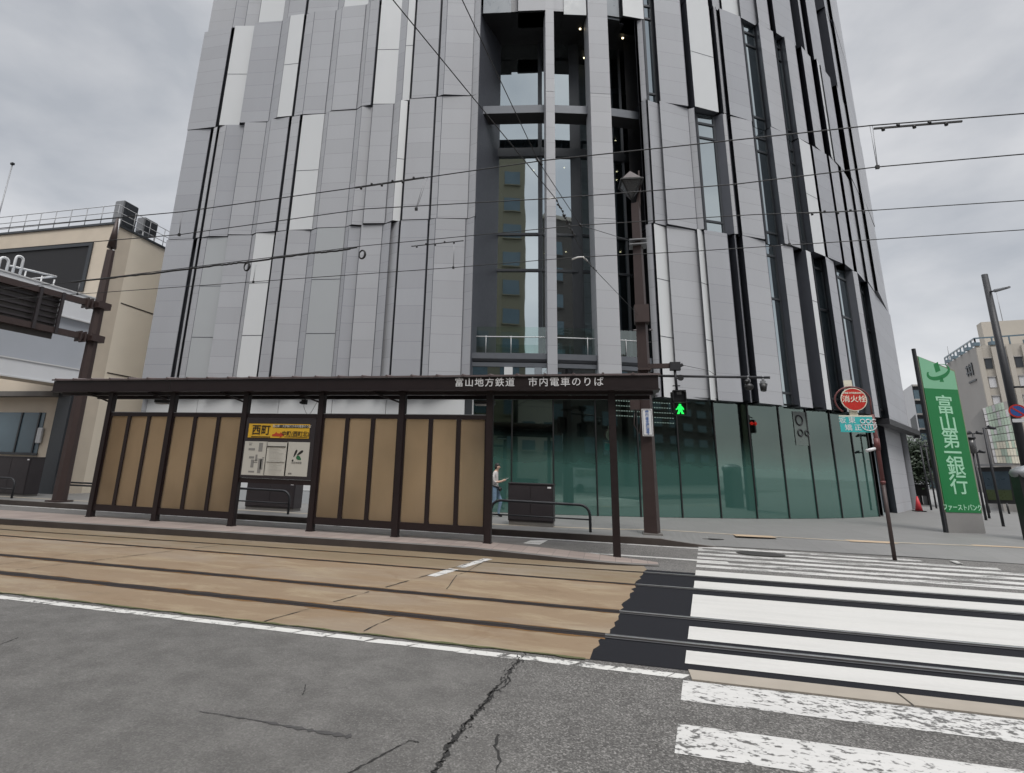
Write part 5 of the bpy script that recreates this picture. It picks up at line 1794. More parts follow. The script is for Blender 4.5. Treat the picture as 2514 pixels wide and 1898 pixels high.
for (u, v), (wx, wy, h), lab in (((302, 558), (.55, .85, 1.25), 'larger grey air conditioner at the front corner of the beige roof'), ((358, 572), (.5, .85, .75), 'smaller dark air conditioner on legs behind the larger roof unit')):
    p = X(u, v, LXR - .5)
    zb0 = zt + .12 + (.35 if h < 1 else .1)
    t = thing('air_conditioner', lab, 'air conditioner', (p.x, p.y, zt), 'air conditioners on the beige roof')
    m = MB()
    m.box((p.x - wx / 2, p.y - wy / 2, zb0), (p.x + wx / 2, p.y + wy / 2, zb0 + h), 0)
    m.build('casing', 'grey_metal', t, .04)
    m = MB()
    for k in range(1 if h < 1 else 2):
        zc_ = zb0 + (h / 2 if h < 1 else h * (.27 + .46 * k))
        m.tube([(p.x + wx / 2, p.y, zc_), (p.x + wx / 2 + .02, p.y, zc_)], .27, 16)
    m.box((p.x + wx / 2 - .001, p.y - wy / 2 + .05, zb0 + .05), (p.x + wx / 2 + .008, p.y + wy / 2 - .05, zb0 + h - .05))
    m.build('fan_grille', 'frame', t)
    m = MB()
    for sx2 in (-1, 1):
        for sy2 in (-1, 1):
            m.bar((p.x + sx2 * wx * .42, p.y + sy2 * wy * .42, zt - .1), (p.x + sx2 * wx * .42, p.y + sy2 * wy * .42, zb0), .05)
    m.build('stand', 'white_metal', t)
a, b = Y(30, 405, 22), Y(-12, 545, 22)
f = thing('flag_pole', 'thin blue-grey pole with a small finial above the beige roof', 'pole', (a.x, 22, zt))
m = MB()
m.tube([(a.x, 22, 11.5), (a.x, 22, a.z)], .035, 6)
m.build('mast', 'grey_metal', f)
m = MB()
m.box((a.x - .1, 21.92, a.z), (a.x + .1, 22.08, a.z + .14))
m.build('finial', 'dark_metal', f, .02)

# ---- overhead sign gantry seen from behind
gx, gy = -17.97, 15.52
gt = thing('sign_gantry', 'brown overhead road sign post seen from behind, in front of the beige building', 'sign post', (gx, gy, .15))
m = MB()
ztop = Y(277, 615, gy).z
rings = []
for z_, r in ((.15, .23), (3, .21), (6.5, .18), (ztop, .14)):
    rings.append([(gx + r * math.cos(R_(45 * k + 22)), gy + r * math.sin(R_(45 * k + 22)), z_) for k in range(8)])
for a, b in zip(rings[:-1], rings[1:]):
    for k in range(8): m.face([a[k], a[(k + 1) % 8], b[(k + 1) % 8], b[k]])
m.face(rings[-1])
m.box((gx - .28, gy - .28, .15), (gx + .28, gy + .28, .2))
m.build('post', 'brown_post', gt)
m = MB()
m.tube([(gx, gy, ztop), (gx, gy, ztop + .12)], .04, 8)
m.tube([(gx, gy, ztop + .1), (gx, gy, ztop + 1.35)], .16, 8, 0, .04)
m.build('finial', 'brown_post', gt)
za, zb2 = Y(232, 752, gy).z, Y(212, 832, gy).z
E1 = Z(2, 686, za)
dg = Vector((E1.x - gx, E1.y - gy)).normalized()
def G(s, z_, off=0):
    return (gx + dg.x * s - dg.y * off, gy + dg.y * s + dg.x * off, z_)
for z_ in (za, zb2):
    m = MB()
    m.bar(G(.1, z_), G(9, z_), .17, .2)
    for s in (.35, .5):
        m.bar(G(s, z_ - .2), G(s, z_ + .16), .34, .05, up=(dg.x, dg.y, 0))
    m.build('arm', 'brown_post', gt)
    m = MB()
    m.box((gx - .26, gy - .26, z_ - .12), (gx + .26, gy + .26, z_ + .12))
    for k in (-1, 1):
        m.tube([(gx + k * .2, gy - .3, z_ + .06), (gx + k * .2, gy + .3, z_ + .06)], .03, 6)
    m.build('clamp', 'brown_post', gt)
def gs(u, v):
    d = ray(u, v)
    nn = Vector((-dg.y, dg.x))
    o0 = Vector((gx, gy))
    t = o0.dot(nn) / (d.x * nn.x + d.y * nn.y)
    p = EYE + d * t
    return (Vector((p.x, p.y)) - o0).dot(dg), p.z
s_r, _ = gs(146, 770)
zl = gs(140, 833)[1]
m = MB()
pn = [G(s_r, zl, -.14), G(9, zl, -.14), G(9, za + .12, -.14), G(s_r, za + .12, -.14)]
pk = [G(s_r, zl, -.2), G(9, zl, -.2), G(9, za + .12, -.2), G(s_r, za + .12, -.2)]
m.mesh(pn + pk, [(0, 1, 2, 3), (7, 6, 5, 4), (0, 4, 5, 1), (1, 5, 6, 2), (2, 6, 7, 3), (3, 7, 4, 0)])
sp_ = m.build('sign_panel', 'sign_back', gt)
m = MB()
for k in range(5):
    z_ = zb2 + .25 + (za - zb2 - .45) * k / 4
    m.bar(G(s_r, z_, -.1), G(9, z_, -.1), .06, .07)
for s in (s_r + .05, s_r + .75, s_r + 2.4, s_r + 4):
    m.bar(G(s, zb2 - .1, .1), G(s, za + .1, .1), .1, .09, up=(dg.x, dg.y, 0))
m.build('rib', 'brown_mid', sp_)

# ================================================================== OVERHEAD LINE
def wire(name, pts, r, label, group, mat='wire', sag=0., cat='wire'):
    m = MB()
    full = []
    for a, b in zip(pts[:-1], pts[1:]):
        a, b = Vector(a), Vector(b)
        n_ = 12 if sag else 2
        for i in range(n_):
            t = i / n_
            p = a.lerp(b, t)
            p.z -= sag * 4 * t * (1 - t)
            full.append(p)
    full.append(Vector(pts[-1]))
    m.tube(full, r, 6)
    return tag(m.build(name, mat), label, cat, group)
GA = 'overhead wires above the tram tracks'
near, far = 7.3, 10.3
wire('catenary_wire', [Y(-60, 566, near), Y(447, 520, near), Y(870, 461, near), Y(1335, 394, near), Y(2140, 308, near), Y(2700, 264, near)], .0085, 'uppermost tram messenger wire, crossing the whole facade', GA)
wire('contact_wire', [Y(-60, 618, near), Y(441, 576, near), Y(896, 513, near), Y(1342, 488, near), Y(1800, 453, near), Y(2153, 410, near), Y(2700, 362, near)], .0075, 'contact wire directly below the uppermost messenger wire', GA)
wire('catenary_wire', [Y(-60, 716, far), Y(180, 692, far)] + [Y(890, 604, far), Y(1425, 553, far), Y(1850, 527, far), Y(2150, 516, far), Y(2700, 480, far)], .008, 'third overhead wire from the top, wrapped in black sleeving at its left', GA)
wire('contact_wire', [Y(-60, 740, far), Y(620, 692, far), Y(1112, 657, far), Y(1412, 632, far), Y(1700, 617, far), Y(2120, 590, far), Y(2700, 552, far)], .0075, 'lowest contact wire, the fourth overhead wire from the top', GA)
m = MB()
pts = [Y(u, v, far) for u, v in ((175, 693), (360, 673), (540, 651), (620, 642), (760, 622), (830, 616), (880, 606))]
full = []
for a, b in zip(pts[:-1], pts[1:]):
    for i in range(14):
        p = a.lerp(b, i / 14)
        full.append(p + Vector((0, random.uniform(-.006, .006), random.uniform(-.008, .008))))
m.tube(full, .021, 6)
tag(m.build('cable_sleeve', 'wire'), 'thick black sleeving wrapped round the third wire', 'cable sleeve', 'fittings on the overhead wires')
for (u, v), lab in (((606, 655), 'left black cable coil hanging from the sleeved wire'), ((889, 625), 'right black cable coil hanging from the sleeved wire')):
    c = Y(u, v, far)
    m = MB()
    for k in range(3):
        m.tube([(c.x + .078 * math.cos(R_(t)) * (.8 + .1 * k), far + .012 * (k - 1), c.z + .095 * math.sin(R_(t))) for t in range(0, 361, 20)], .014, 6, 0, None, False)
    tag(m.build('cable_coil', 'wire'), lab, 'cable coil', 'cable coils on the sleeved wire')
# hangers between messenger and contact wires
for i, (a, b, yy, lab) in enumerate((((447, 519), (440, 576), near, 'short wire hanger over the left edge of the tower'), ((1046, 437), (1022, 513), near, 'slanting pale wire hanger left of the dark hall'),
                                     ((2139, 309), (2154, 410), near, 'long pale wire hanger against the sky at right'), ((628, 650), (622, 692), far, 'wire hanger beside the left cable coil'),
                                     ((1115, 593), (1113, 657), far, 'wire hanger under the clamped joint left of the hall'), ((1928, 523), (1938, 600), far, 'wire hanger before the right-hand windows'), ((196, 694), (190, 722), far, 'wire hanger beside the brown sign post'))):
    p, q = Y(*a, yy), Y(*b, yy)
    m = MB()
    o = Vector((.012 if i != 1 else .02, 0, 0))
    m.tube([p - o * 1.2, q - o * .3], .004, 5)
    m.tube([p + o * 1.2, q + o * .3], .004, 5)
    m.box((q.x - .02, yy - .015, q.z - .025), (q.x + .02, yy + .015, q.z + .02), 1)
    tag(m.build('wire_hanger', ['grey_metal', 'wire']), lab, 'wire hanger', 'hangers between the overhead wires')
# clamped joints with little bolts
for a, b, yy, n_, th, lab in (((872, 461), (1042, 436), near, 6, .022, 'bolted black wire splice before the left facade, on the uppermost wire'), ((2145, 316), (2362, 298), near, 5, .022, 'bolted black wire splice against the sky at right'),
                              ((1010, 605), (1138, 591), far, 5, .014, 'bolted wire splice just left of the dark hall, on the third wire'), ((1975, 524), (2153, 516), far, 5, .011, 'thin bolted wire splice before the right edge of the tower')):
    p, q = Y(*a, yy), Y(*b, yy)
    m = MB()
    m.bar(p, q, .02, th)
    for k in range(n_):
        c = p.lerp(q, (k + .6) / (n_ + .6))
        m.tube([(c.x, yy, c.z + (.035 if k % 2 else -.04)), (c.x, yy, c.z)], .02, 6)
    tag(m.build('wire_splice', 'wire'), lab, 'wire splice', 'bolted splices on the overhead wires')
# span wires from the lamp post up and over the street
j1, j2 = Y(1425, 553, far), Y(1322, 396, near)
e2_ = Z(1135, 0, 6.35)
e2x = j2 + (e2_ - j2) * 4.5
m = MB()
m.tube([Vector((LPX - .1, LPY - .25, 8.22)), j1], .007, 6)
tag(m.build('span_wire', 'wire_g'), 'shallow span wire from the lamp post down to the third wire', 'wire', 'span wires across the street')
m = MB()
m.tube([j1, j2, e2_, e2x], .006, 6)
m.tube([j2 + Vector((-.03, 0, .05)), j2 + Vector((.05, 0, -.07))], .02, 6, 0)
m.tube([j1 + Vector((-.02, 0, .02)), j1 + Vector((.02, 0, -.02))], .025, 6, 0)
tag(m.build('span_wire', 'wire'), 'right-hand diagonal wire leaving the top of the picture over the hall', 'wire', 'span wires across the street')
k1, k2 = Y(1440, 641, far), Y(1366, 490, near)
e1_ = Z(965, 0, 6.2)
e1x = k2 + (e1_ - k2) * 4.5
m = MB()
m.tube([Vector((LPX - .12, LPY - .28, 6.02)), k1, k2, e1_, e1x], .006, 6)
tag(m.build('span_wire', 'wire'), 'left-hand diagonal wire leaving the top of the picture over the stone facade', 'wire', 'span wires across the street')
m = MB()
for p, q, nn in (((1366, 490), (1408, 560), 7), ):
    for k in range(16):
        t = k / 15
        a = k2.lerp(k1, .02 + t * .46) + Vector((random.uniform(-.02, .02), 0, random.uniform(-.02, .02)))
        m.tube([a, a + Vector((random.uniform(-.03, .03), .03, random.uniform(-.04, .04)))], .014, 5)
for k in range(8):
    a = k1.lerp(Vector((LPX - .12, LPY - .28, 6.02)), .03 + .06 * k / 8 * 2)
    m.tube([a, a + Vector((random.uniform(-.02, .02), .02, random.uniform(.01, .05)))], .012, 5)
tag(m.build('wire_binding', 'wire'), 'twisted wire binding on the left-hand diagonal wire before the hall', 'wire binding', 'fittings on the overhead wires')
for pts, yy, lab in ((((1344, 489), (1352, 487), (1362, 485), (1367, 490)), near, 'small white pull-off arm before the upper hall glass'), (((1404, 637), (1418, 632), (1432, 631), (1442, 641)), far, 'white curved pull-off arm before the lower hall glass')):
    m = MB()
    m.tube([Y(u, v, yy) for u, v in pts], .016 if yy == far else .009, 8)
    tag(m.build('pull_off_arm', 'insul'), lab, 'pull-off arm', 'white pull-off arms on the overhead wires')
m = MB()
m.tube([Y(1674, 896, 16), Y(1740, 910, 16), Y(1760, 923, 16)], .006, 5)
tag(m.build('signal_cable', 'wire_g'), 'thin cable slung from the signal box to the cross arm', 'cable', 'fittings on the overhead wires')
# ================================================================== THE WALKER
px_, py_ = -3.76, 18.75
pe = thing('person', 'person in a pale shirt and jeans walking right, looking at a phone', 'person', (px_, py_, .15))
V_ = [(0, 0, .93), (0, 0, 1.06), (.0, 0, 1.2), (.015, 0, 1.34), (.035, 0, 1.45), (.06, 0, 1.52), (.085, 0, 1.585), (.08, 0, 1.65)]
E_ = [(i, i + 1) for i in range(7)]
Rd = [(.15, .12), (.135, .10), (.15, .105), (.14, .095), (.055, .055), (.062, .07), (.078, .088), (.055, .066)]
Rd = [(b, a) for a, b in Rd]
def chain(start, pts, rads):
    prev_ = start
    for p, r in zip(pts, rads):
        V_.append(p); Rd.append(r if isinstance(r, tuple) else (r, r)); E_.append((prev_, len(V_) - 1)); prev_ = len(V_) - 1
    return prev_
for s in (1, -1):
    h = chain(3, [(.0, s * .155, 1.375), (-.02, s * .20, 1.24), (.0, s * .205, 1.10), (.12, s * .16, 1.10), (.235, s * .075, 1.13), (.285, s * .05, 1.155)], [.058, .05, .043, .037, .028, (.034, .02)])
    for k, (dx, dz, L_) in enumerate(((.07, .03, .05), (.078, .012, .055), (.072, -.004, .05), (.06, -.018, .042))):
        chain(h, [(.285 + dx * .6, s * (.042 - .004 * k), 1.155 + dz), (.285 + dx, s * (.025 - .004 * k), 1.165 + dz)], [.010, .008])
    chain(h, [(.295, s * .03, 1.185), (.33, s * .018, 1.195)], [.011, .009])
chain(0, [(.01, .085, .84), (.17, .09, .50), (.10, .09, .12), (.12, .09, .045), (.235, .095, .035)], [.092, .066, .045, .045, (.04, .03)])
chain(0, [(-.01, -.085, .84), (.0, -.09, .48), (-.27, -.09, .20), (-.28, -.09, .10), (-.18, -.095, .045)], [.092, .066, .045, .045, (.04, .03)])
me = skin_mesh(V_, E_, Rd, 2)
for m_ in ('skin', 'shirt', 'jeans', 'black'): me.materials.append(MT[m_])
for p in me.polygons:
    c = p.center
    if c.z < .10 or (c.x < -.13 and c.z < .17): i = 3
    elif c.z < .96: i = 2
    elif c.z > 1.435: i = 0
    elif c.x > .06 and abs(c.y) < .21 and c.z < 1.21 and (c.x > .15 or abs(c.y) > .145): i = 0
    else: i = 1
    p.material_index = i
    p.use_smooth = True
# face: nose and brow pulled out a little
for v in me.vertices:
    if v.co.x > .14 and abs(v.co.y) < .02 and 1.53 < v.co.z < 1.58: v.co.x += .022
    if v.co.z < 0.0: v.co.z = 0.
me.name = 'body'
bo_ = bpy.data.objects.new('body', me)
COL.objects.link(bo_)
bo_.parent = pe
m = MB()
m.sphere((px_ + .058, py_, .15 + 1.632), .092, 0, 14, 9, (.98, .88, .80))
m.sphere((px_ + .03, py_, .15 + 1.57), .085, 0, 12, 8, (.8, 1.0, 1.05))
m.build('hair', 'hair', pe)
m = MB()
for s in (1, -1):
    m.sphere((px_ + .142, py_ + s * .03, .15 + 1.585), .006, 0, 8, 6)
m.build('eye', 'black', pe)
m = MB()
m.tube([(px_ + .135 * math.cos(R_(t)), py_ + .165 * math.sin(R_(t)), 1.12 - .05 * math.cos(R_(t))) for t in range(0, 361, 20)], .022, 6, 0, None, False)
m.sphere((px_ + .17, py_ - .05, 1.03), .1, 0, 12, 8, (.6, 1.1, .75))
m.build('waist_bag', 'black', pe)
m = MB()
m.bar((px_ + .33, py_, 1.325), (px_ + .44, py_, 1.385), .07, .01)
tag(m.build('phone', 'white_metal', None, .003), 'pale phone held out in both hands by the walker', 'phone')

# ================================================================== BACKGROUND AT RIGHT
def block(mb, plan, z0, z1, mi=0):
    mb.prism([(p[0], p[1]) for p in plan], z0, z1, mi)
# large beige building
C = D(2396, 850, 150)
zr = C.z
A_, B_ = Z(2333, 889, zr), Z(2502, 843, zr)
v1 = Vector((A_.x - C.x, A_.y - C.y))
v2 = Vector((B_.x - C.x, B_.y - C.y))
bb = thing('ribbed_beige_building', 'large beige ribbed building with a roof fence, behind the green bank pylon', 'building', (C.x, C.y, 0))
B2 = Vector((C.x, C.y)) + v2 * 2.4
A2 = Vector((C.x, C.y)) + v1 * 1.2
m = MB()
cc = Vector((C.x, C.y))
D2 = A2 + (B2 - cc)
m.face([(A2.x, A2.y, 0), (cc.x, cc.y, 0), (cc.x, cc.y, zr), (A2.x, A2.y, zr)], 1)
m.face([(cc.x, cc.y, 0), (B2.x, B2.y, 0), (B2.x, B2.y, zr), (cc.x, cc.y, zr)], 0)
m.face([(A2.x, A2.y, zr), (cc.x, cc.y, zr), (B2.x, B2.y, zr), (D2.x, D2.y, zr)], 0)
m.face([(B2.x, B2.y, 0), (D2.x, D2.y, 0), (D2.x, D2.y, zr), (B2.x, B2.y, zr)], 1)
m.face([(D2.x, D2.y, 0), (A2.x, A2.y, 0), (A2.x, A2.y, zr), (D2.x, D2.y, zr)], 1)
m.build('wall', ['far_beige', 'far_shadow_grey'], bb)
d2 = v2.normalized()
n2 = Vector((d2.y, -d2.x))
if n2.dot(cc) > 0: n2 = -n2
L2_ = v2.length * 2.4
PT = v2.length / 2.9
m = MB()
for k in range(8):
    s = .25 + k * PT
    p = cc + d2 * s + n2 * .2
    m.bar((p.x, p.y, 0), (p.x, p.y, zr - .4), PT * .34, .7, up=(n2.x, n2.y, 0))
m.build('rib', 'far_beige', bb)
for k in range(6):
    for r_ in range(6):
        s = .25 + (k + .5) * PT
        p = cc + d2 * s + n2 * .06
        z_ = zr - 3.7 - r_ * 3.75
        m = MB()
        m.bar((p.x - d2.x * PT * .24, p.y - d2.y * PT * .24, z_), (p.x + d2.x * PT * .24, p.y + d2.y * PT * .24, z_), .12, 2.0, up=(0, 0, 1))
        m.bar((p.x - d2.x * PT * .3, p.y - d2.y * PT * .3, z_ + 1.15), (p.x + d2.x * PT * .3, p.y + d2.y * PT * .3, z_ + 1.15), .5, .22, 1)
        w = m.build('window', ['frame' if r_ == 0 else 'far_white', 'far_shadow_grey'], bb)
m = MB()
for a, b in ((A2, cc), (cc, B2)):
    m.bar((a.x, a.y, zr + 1.6), (b.x, b.y, zr + 1.6), .25, .28)
    n_ = int((b - a).length / 2.4)
    for k in range(n_ + 1):
        p = a.lerp(b, k / n_)
        m.bar((p.x, p.y, zr), (p.x, p.y, zr + 1.6), .2)
        if k % 2: m.box((p.x - .5, p.y - .5, zr), (p.x + .5, p.y + .5, zr + .7))
m.build('roof_fence', 'far_blue', bb)
m = MB()
q0, q1_, q2 = Z(2397, 799, zr + 9), Z(2408, 791, zr + 9), Z(2560, 782, zr + 9)
m.prism([(q0.x, q0.y), (q1_.x, q1_.y), (q2.x, q2.y), (q2.x * 1.25, q2.y * 1.25), (q0.x * 1.25, q0.y * 1.25)], zr, zr + 9)
ph = m.build('rooftop_storey', 'far_beige', bb)
m = MB()
p = Z(2466, 803, zr + 8.2)
m.box((p.x - .8, p.y - .8, zr + 6.6), (p.x + .8, p.y + .6, zr + 8.2))
m.build('vent', 'frame', ph)
m = MB()
for u, v0 in ((2462, 717), (2333, 850)):
    p = Z(u, 790 if u > 2400 else 889, zr + (9 if u > 2400 else 0))
    d_ = math.hypot(p.x, p.y)
    m.tube([(p.x, p.y, p.z - 1), (p.x, p.y, D(u, v0, d_).z)], .07, 5)
m.build('aerial', 'grey_metal', bb)
d1 = v1.normalized()
n1_ = Vector((-d1.y, d1.x))
if n1_.dot(cc) > 0: n1_ = -n1_
m = MB()
for k, (s, w_, z_, h_) in enumerate(((6.2, 4.4, zr - 3.2, .3), (6.2, 4.4, zr - 4.4, .3), (4.4, .5, zr - 3.9, 2.6), (6.0, .5, zr - 3.9, 2.4), (7.6, .5, zr - 3.9, 2.2), (5.6, 4.6, zr - 6.3, .34))):
    a = cc + d1 * (s + w_ / 2) + n1_ * .12
    b = cc + d1 * (s - w_ / 2) + n1_ * .12
    m.bar((a.x, a.y, z_), (b.x, b.y, z_), .15, h_)
m.build('wall_sign', 'frame', bb)
# pale green panelled building
gb = thing('green_panel_building', 'low building wrapped in pale green glass panels, right of the bank pylon', 'building', tuple(D(2460, 1130, 46)))
gb.location.z = 0
m = [MB() for _ in range(3)]
def gq(fx, fy):
    u = (2412 + 66 * fx) * (1 - fy) + (2442 + 66 * fx) * fy
    v = (1002 - 20 * fx) * (1 - fy) + (1137 + 2 * fx) * fy
    return D(u, v, 46 + 1.2 * fx)
NX, NY = 9, 8
rg = random.Random(5)
for i in range(NX):
    for j in range(NY):
        if i > 6 and j < (i - 6) * 2 - 1: continue
        e = .05
        pts = [gq((i + e) / NX, (j + e) / NY), gq((i + 1 - e) / NX, (j + e) / NY), gq((i + 1 - e) / NX, (j + 1 - e) / NY), gq((i + e) / NX, (j + 1 - e) / NY)]
        k = 1 if i < 1 or (j < 5 and rg.random() < .2) else (2 if j > 4 and rg.random() < .75 else 0)
        one = MB()
        one.face([tuple(p) for p in reversed(pts)])
        one.build('glass_panel', ('far_green', 'far_white', 'cream')[k], gb)
b_ = MB()
o4 = [gq(0, 0), gq(.98, 0), gq(1, 1.3), gq(0, 1.3)]
bk = [p + Vector((4, 9, 0)) for p in o4]
o4 = [p + Vector((.03, .1, 0)) for p in o4]
for p in (o4[2], o4[3], bk[2], bk[3]): p.z = 0
b_.mesh(o4 + bk, [(0, 3, 2, 1), (4, 5, 6, 7), (0, 1, 5, 4), (1, 2, 6, 5), (3, 0, 4, 7)])
b_.build('wall', 'far_shadow_grey', gb)
# white building with window bands, left of the pylon
C = D(2238, 944, 175)
zr = C.z
A_, B_ = Z(2208, 966, zr), Z(2292, 944, zr)
wb = thing('office_block', 'office block with a white side and bands of blue windows, between tower and pylon', 'building', (C.x, C.y, 0))
cc, aa, bb_ = Vector((C.x, C.y)), Vector((A_.x, A_.y)), Vector((B_.x, B_.y))
bb_ = cc + (bb_ - cc) * 1.3
aa = cc + (aa - cc) * 1.6
m = MB()
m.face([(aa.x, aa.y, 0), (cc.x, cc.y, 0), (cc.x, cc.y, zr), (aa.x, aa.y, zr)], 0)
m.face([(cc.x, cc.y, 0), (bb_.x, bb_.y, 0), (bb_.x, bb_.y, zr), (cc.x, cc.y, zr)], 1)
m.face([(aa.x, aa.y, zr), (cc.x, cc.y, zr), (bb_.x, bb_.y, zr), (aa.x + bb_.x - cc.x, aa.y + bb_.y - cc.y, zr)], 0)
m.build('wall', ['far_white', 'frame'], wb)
dd = (bb_ - cc).normalized()
nn = Vector((dd.y, -dd.x))
LL = (bb_ - cc).length
for j in range(10):
    z1 = zr - 1.2 - j * 3.5
    if z1 < 2: break
    for i in range(4):
        s0, s1 = LL * (i + .06) / 4, LL * (i + .94) / 4
        a, b = cc + dd * s0 + nn * .06, cc + dd * s1 + nn * .06
        mm = MB()
        mm.bar((a.x, a.y, z1 - 1.5), (b.x, b.y, z1 - 1.5), .2, 2.6)
        w = mm.build('window', 'far_blue', wb)
m = MB()
for j in range(10):
    z1 = zr - .3 - j * 3.5
    a, b = cc + nn * .3, bb_ + nn * .3
    m.bar((a.x, a.y, z1), (b.x, b.y, z1), .6, .4)
p = bb_
m.bar((p.x, p.y, 0), (p.x, p.y, zr + 1), 2.2, 1.2)
m.build('floor_band', 'far_shadow_grey', wb)
m = MB()
da = (aa - cc).normalized()
na = Vector((-da.y, da.x))
if na.dot(cc) > 0: na = -na
for s0, s1, z0, z1 in ((1.5, 8.5, zr - 11, zr - 7.2), (.8, 8, zr - 15, zr - 12.8)):
    a, b = cc + da * s0 + na * .06, cc + da * s1 + na * .06
    m.face([(b.x, b.y, z0), (a.x, a.y, z0), (a.x, a.y, z1), (b.x, b.y, z1 - .6)])
m.build('wall_opening', 'black', wb)
C = D(2222, 1080, 200)
ws = thing('white_annex', 'small white building just right of the tower foot, behind the tree', 'building', (C.x, C.y, 0))
m = MB()
a, b = D(2202, 1050, 200), D(2226, 1050, 200)
m.prism([(a.x, a.y), (b.x, b.y), (b.x + 2, b.y + 8), (a.x + 2, a.y + 8)], 0, a.z)
m.build('wall', 'far_white', ws)
# tree
T = D(2233, 1190, 50)
tr = thing('tree', 'dark green round tree between the tower foot and the office block', 'tree', (T.x, T.y, 0))
m = MB()
m.tube([(T.x, T.y, 0), (T.x + .1, T.y, 1.4), (T.x, T.y + .1, 2.8)], .18, 8, 0, .09)
for k in range(7):
    t = k * .9
    m.tube([(T.x, T.y, 1.6 + .15 * k), (T.x + .9 * math.cos(t), T.y + .9 * math.sin(t), 3.0 + .2 * k)], .06, 5, 0, .02)
m.build('trunk', 'bark', tr)
m = MB()
rt = random.Random(9)
zc_ = D(2233, 1128, 50).z
cl = [Vector((T.x + rt.uniform(-1.15, 1.15), T.y + rt.uniform(-1.15, 1.15), zc_ + rt.uniform(-1.2, 1.2))) for _ in range(40)]
for _ in range(5200):
    c = rt.choice(cl)
    p = c + Vector((rt.gauss(0, .33), rt.gauss(0, .33), rt.gauss(0, .3)))
    a = Vector((rt.gauss(0, 1), rt.gauss(0, 1), rt.gauss(0, 1))).normalized()
    b = a.orthogonal().normalized()
    s = rt.uniform(.08, .16)
    m.face([p - a * s, p + b * s * .5, p + a * s, p - b * s * .5])
m.build('crown', 'leaf', tr)
# traffic cone
p = Z(2257, 1256, .15)
cn = thing('traffic_cone', 'red traffic cone on the pavement just left of the bank pylon', 'traffic cone', tuple(p))
m = MB()
m.tube([(p.x, p.y, .2), (p.x, p.y, .92)], .17, 14, 0, .035)
m.build('cone', 'cone_red', cn)
m = MB()
m.box((p.x - .25, p.y - .25, .151), (p.x + .25, p.y + .25, .2))
m.build('foot', 'black', cn, .02)
# map board
p0, p1 = Z(2426, 1256, .15), Z(2478, 1262, .15)
dist0 = math.hypot(p0.x, p0.y)
mbd = thing('map_board', 'dark framed picture board on legs, right of the bank pylon', 'board', tuple((p0 + p1) / 2))
def mp_(u, v): return D(u, v, dist0)
c4_ = [mp_(2421, 1236), mp_(2496, 1238), mp_(2482, 1146), mp_(2400, 1148)]
m = MB()
bkv = Vector((.12, .2, 0))
m.mesh(c4_ + [q + bkv for q in c4_], [(0, 1, 2, 3), (7, 6, 5, 4), (0, 4, 5, 1), (1, 5, 6, 2), (2, 6, 7, 3), (3, 7, 4, 0)])
fr_ = m.build('frame', 'black', mbd)
def inset(fx, fy): 
    a = c4_[3].lerp(c4_[2], fx)
    b = c4_[0].lerp(c4_[1], fx)
    q = a.lerp(b, fy)
    d_ = (q - EYE).normalized()
    return q - d_ * .03
m = MB()
m.face([inset(.1, .62), inset(.9, .62), inset(.9, .12), inset(.1, .12)], 0)
m.face([inset(.1, .9), inset(.9, .9), inset(.9, .62), inset(.1, .62)], 1)
m.build('picture', ['pic_sky', 'pic_grass'], fr_)
for u, v in ((2430, 1259), (2478, 1262)):
    q = Z(u, v, .15)
    m = MB()
    m.tube([q, (q.x - .02, q.y, mp_(u, 1236).z + .05)], .045, 8)
    m.build('leg', 'black', mbd)
m = MB()
a, b = mp_(2396, 1142), mp_(2486, 1140)
m.bar(a, b, .35, .1)
m.build('rain_cap', 'grey_metal', mbd)
# dark kiosk at the frame's edge
q = D(2528, 1260, 23.5)
kk = thing('street_kiosk', 'dark kiosk with a netted grey roof at the right edge of the picture', 'kiosk', (q.x, q.y, .15))
m = MB()
zk = D(2518, 1165, 23.5).z
m.box((q.x - .12, q.y - .1, .15), (q.x + 1.2, q.y + .3, zk))
for k in range(3): m.box((q.x - .14, q.y - .13, .5 + .42 * k), (q.x + 1.2, q.y - .101, .56 + .42 * k))
m.build('body', 'black', kk)
m = MB()
m.sphere((q.x + .5, q.y + .1, zk + .03), .72, 0, 16, 8, (1, .6, .36))
m.build('roof_cover', 'grey_metal', kk)
# lamps and thin poles in the plaza
def plaza_lamp(u, vtop, dist, label, multi=False, lantern=False):
    b = D(u, 1190, dist)
    t_ = D(u, vtop, dist)
    o = thing('plaza_lamp', label, 'lamp post', (b.x, b.y, .1), 'dark plaza lamps behind the bank pylon')
    m = MB()
    m.tube([(b.x, b.y, .1), (b.x, b.y, t_.z)], .05, 8, 0, .04)
    m.build('pole', 'dark_metal', o)
    m = MB()
    if lantern:
        m.tube([(b.x, b.y, t_.z - .1), (b.x, b.y, t_.z + .55)], .14, 8, 0, .16)
        m.tube([(b.x, b.y, t_.z + .55), (b.x, b.y, t_.z + .62)], .2, 8, 1)
    else:
        for k in range(4 if multi else 1):
            a = k * 1.7
            z_ = t_.z - (.02 if k < 3 else .9)
            m.tube([(b.x, b.y, z_), (b.x + .22 * math.cos(a), b.y + .22 * math.sin(a), z_ + .02)], .03, 5, 1)
            m.tube([(b.x + .15 * math.cos(a), b.y + .15 * math.sin(a), z_ + .05), (b.x + .38 * math.cos(a), b.y + .38 * math.sin(a), z_)], .08, 8, 1, .05)
    m.build('lamp_head', ['lamp_glass', 'dark_metal'], o)
plaza_lamp(2404, 1108, 34, 'short plaza lamp with a lantern head, second from the right by the pylon', lantern=True)
plaza_lamp(2413, 1063, 36, 'tall plaza lamp with a cluster of spotlights, rising right of the pylon', multi=True)
plaza_lamp(2443, 1050, 30, 'bare slanting-looking plaza pole in front of the pale green panels')
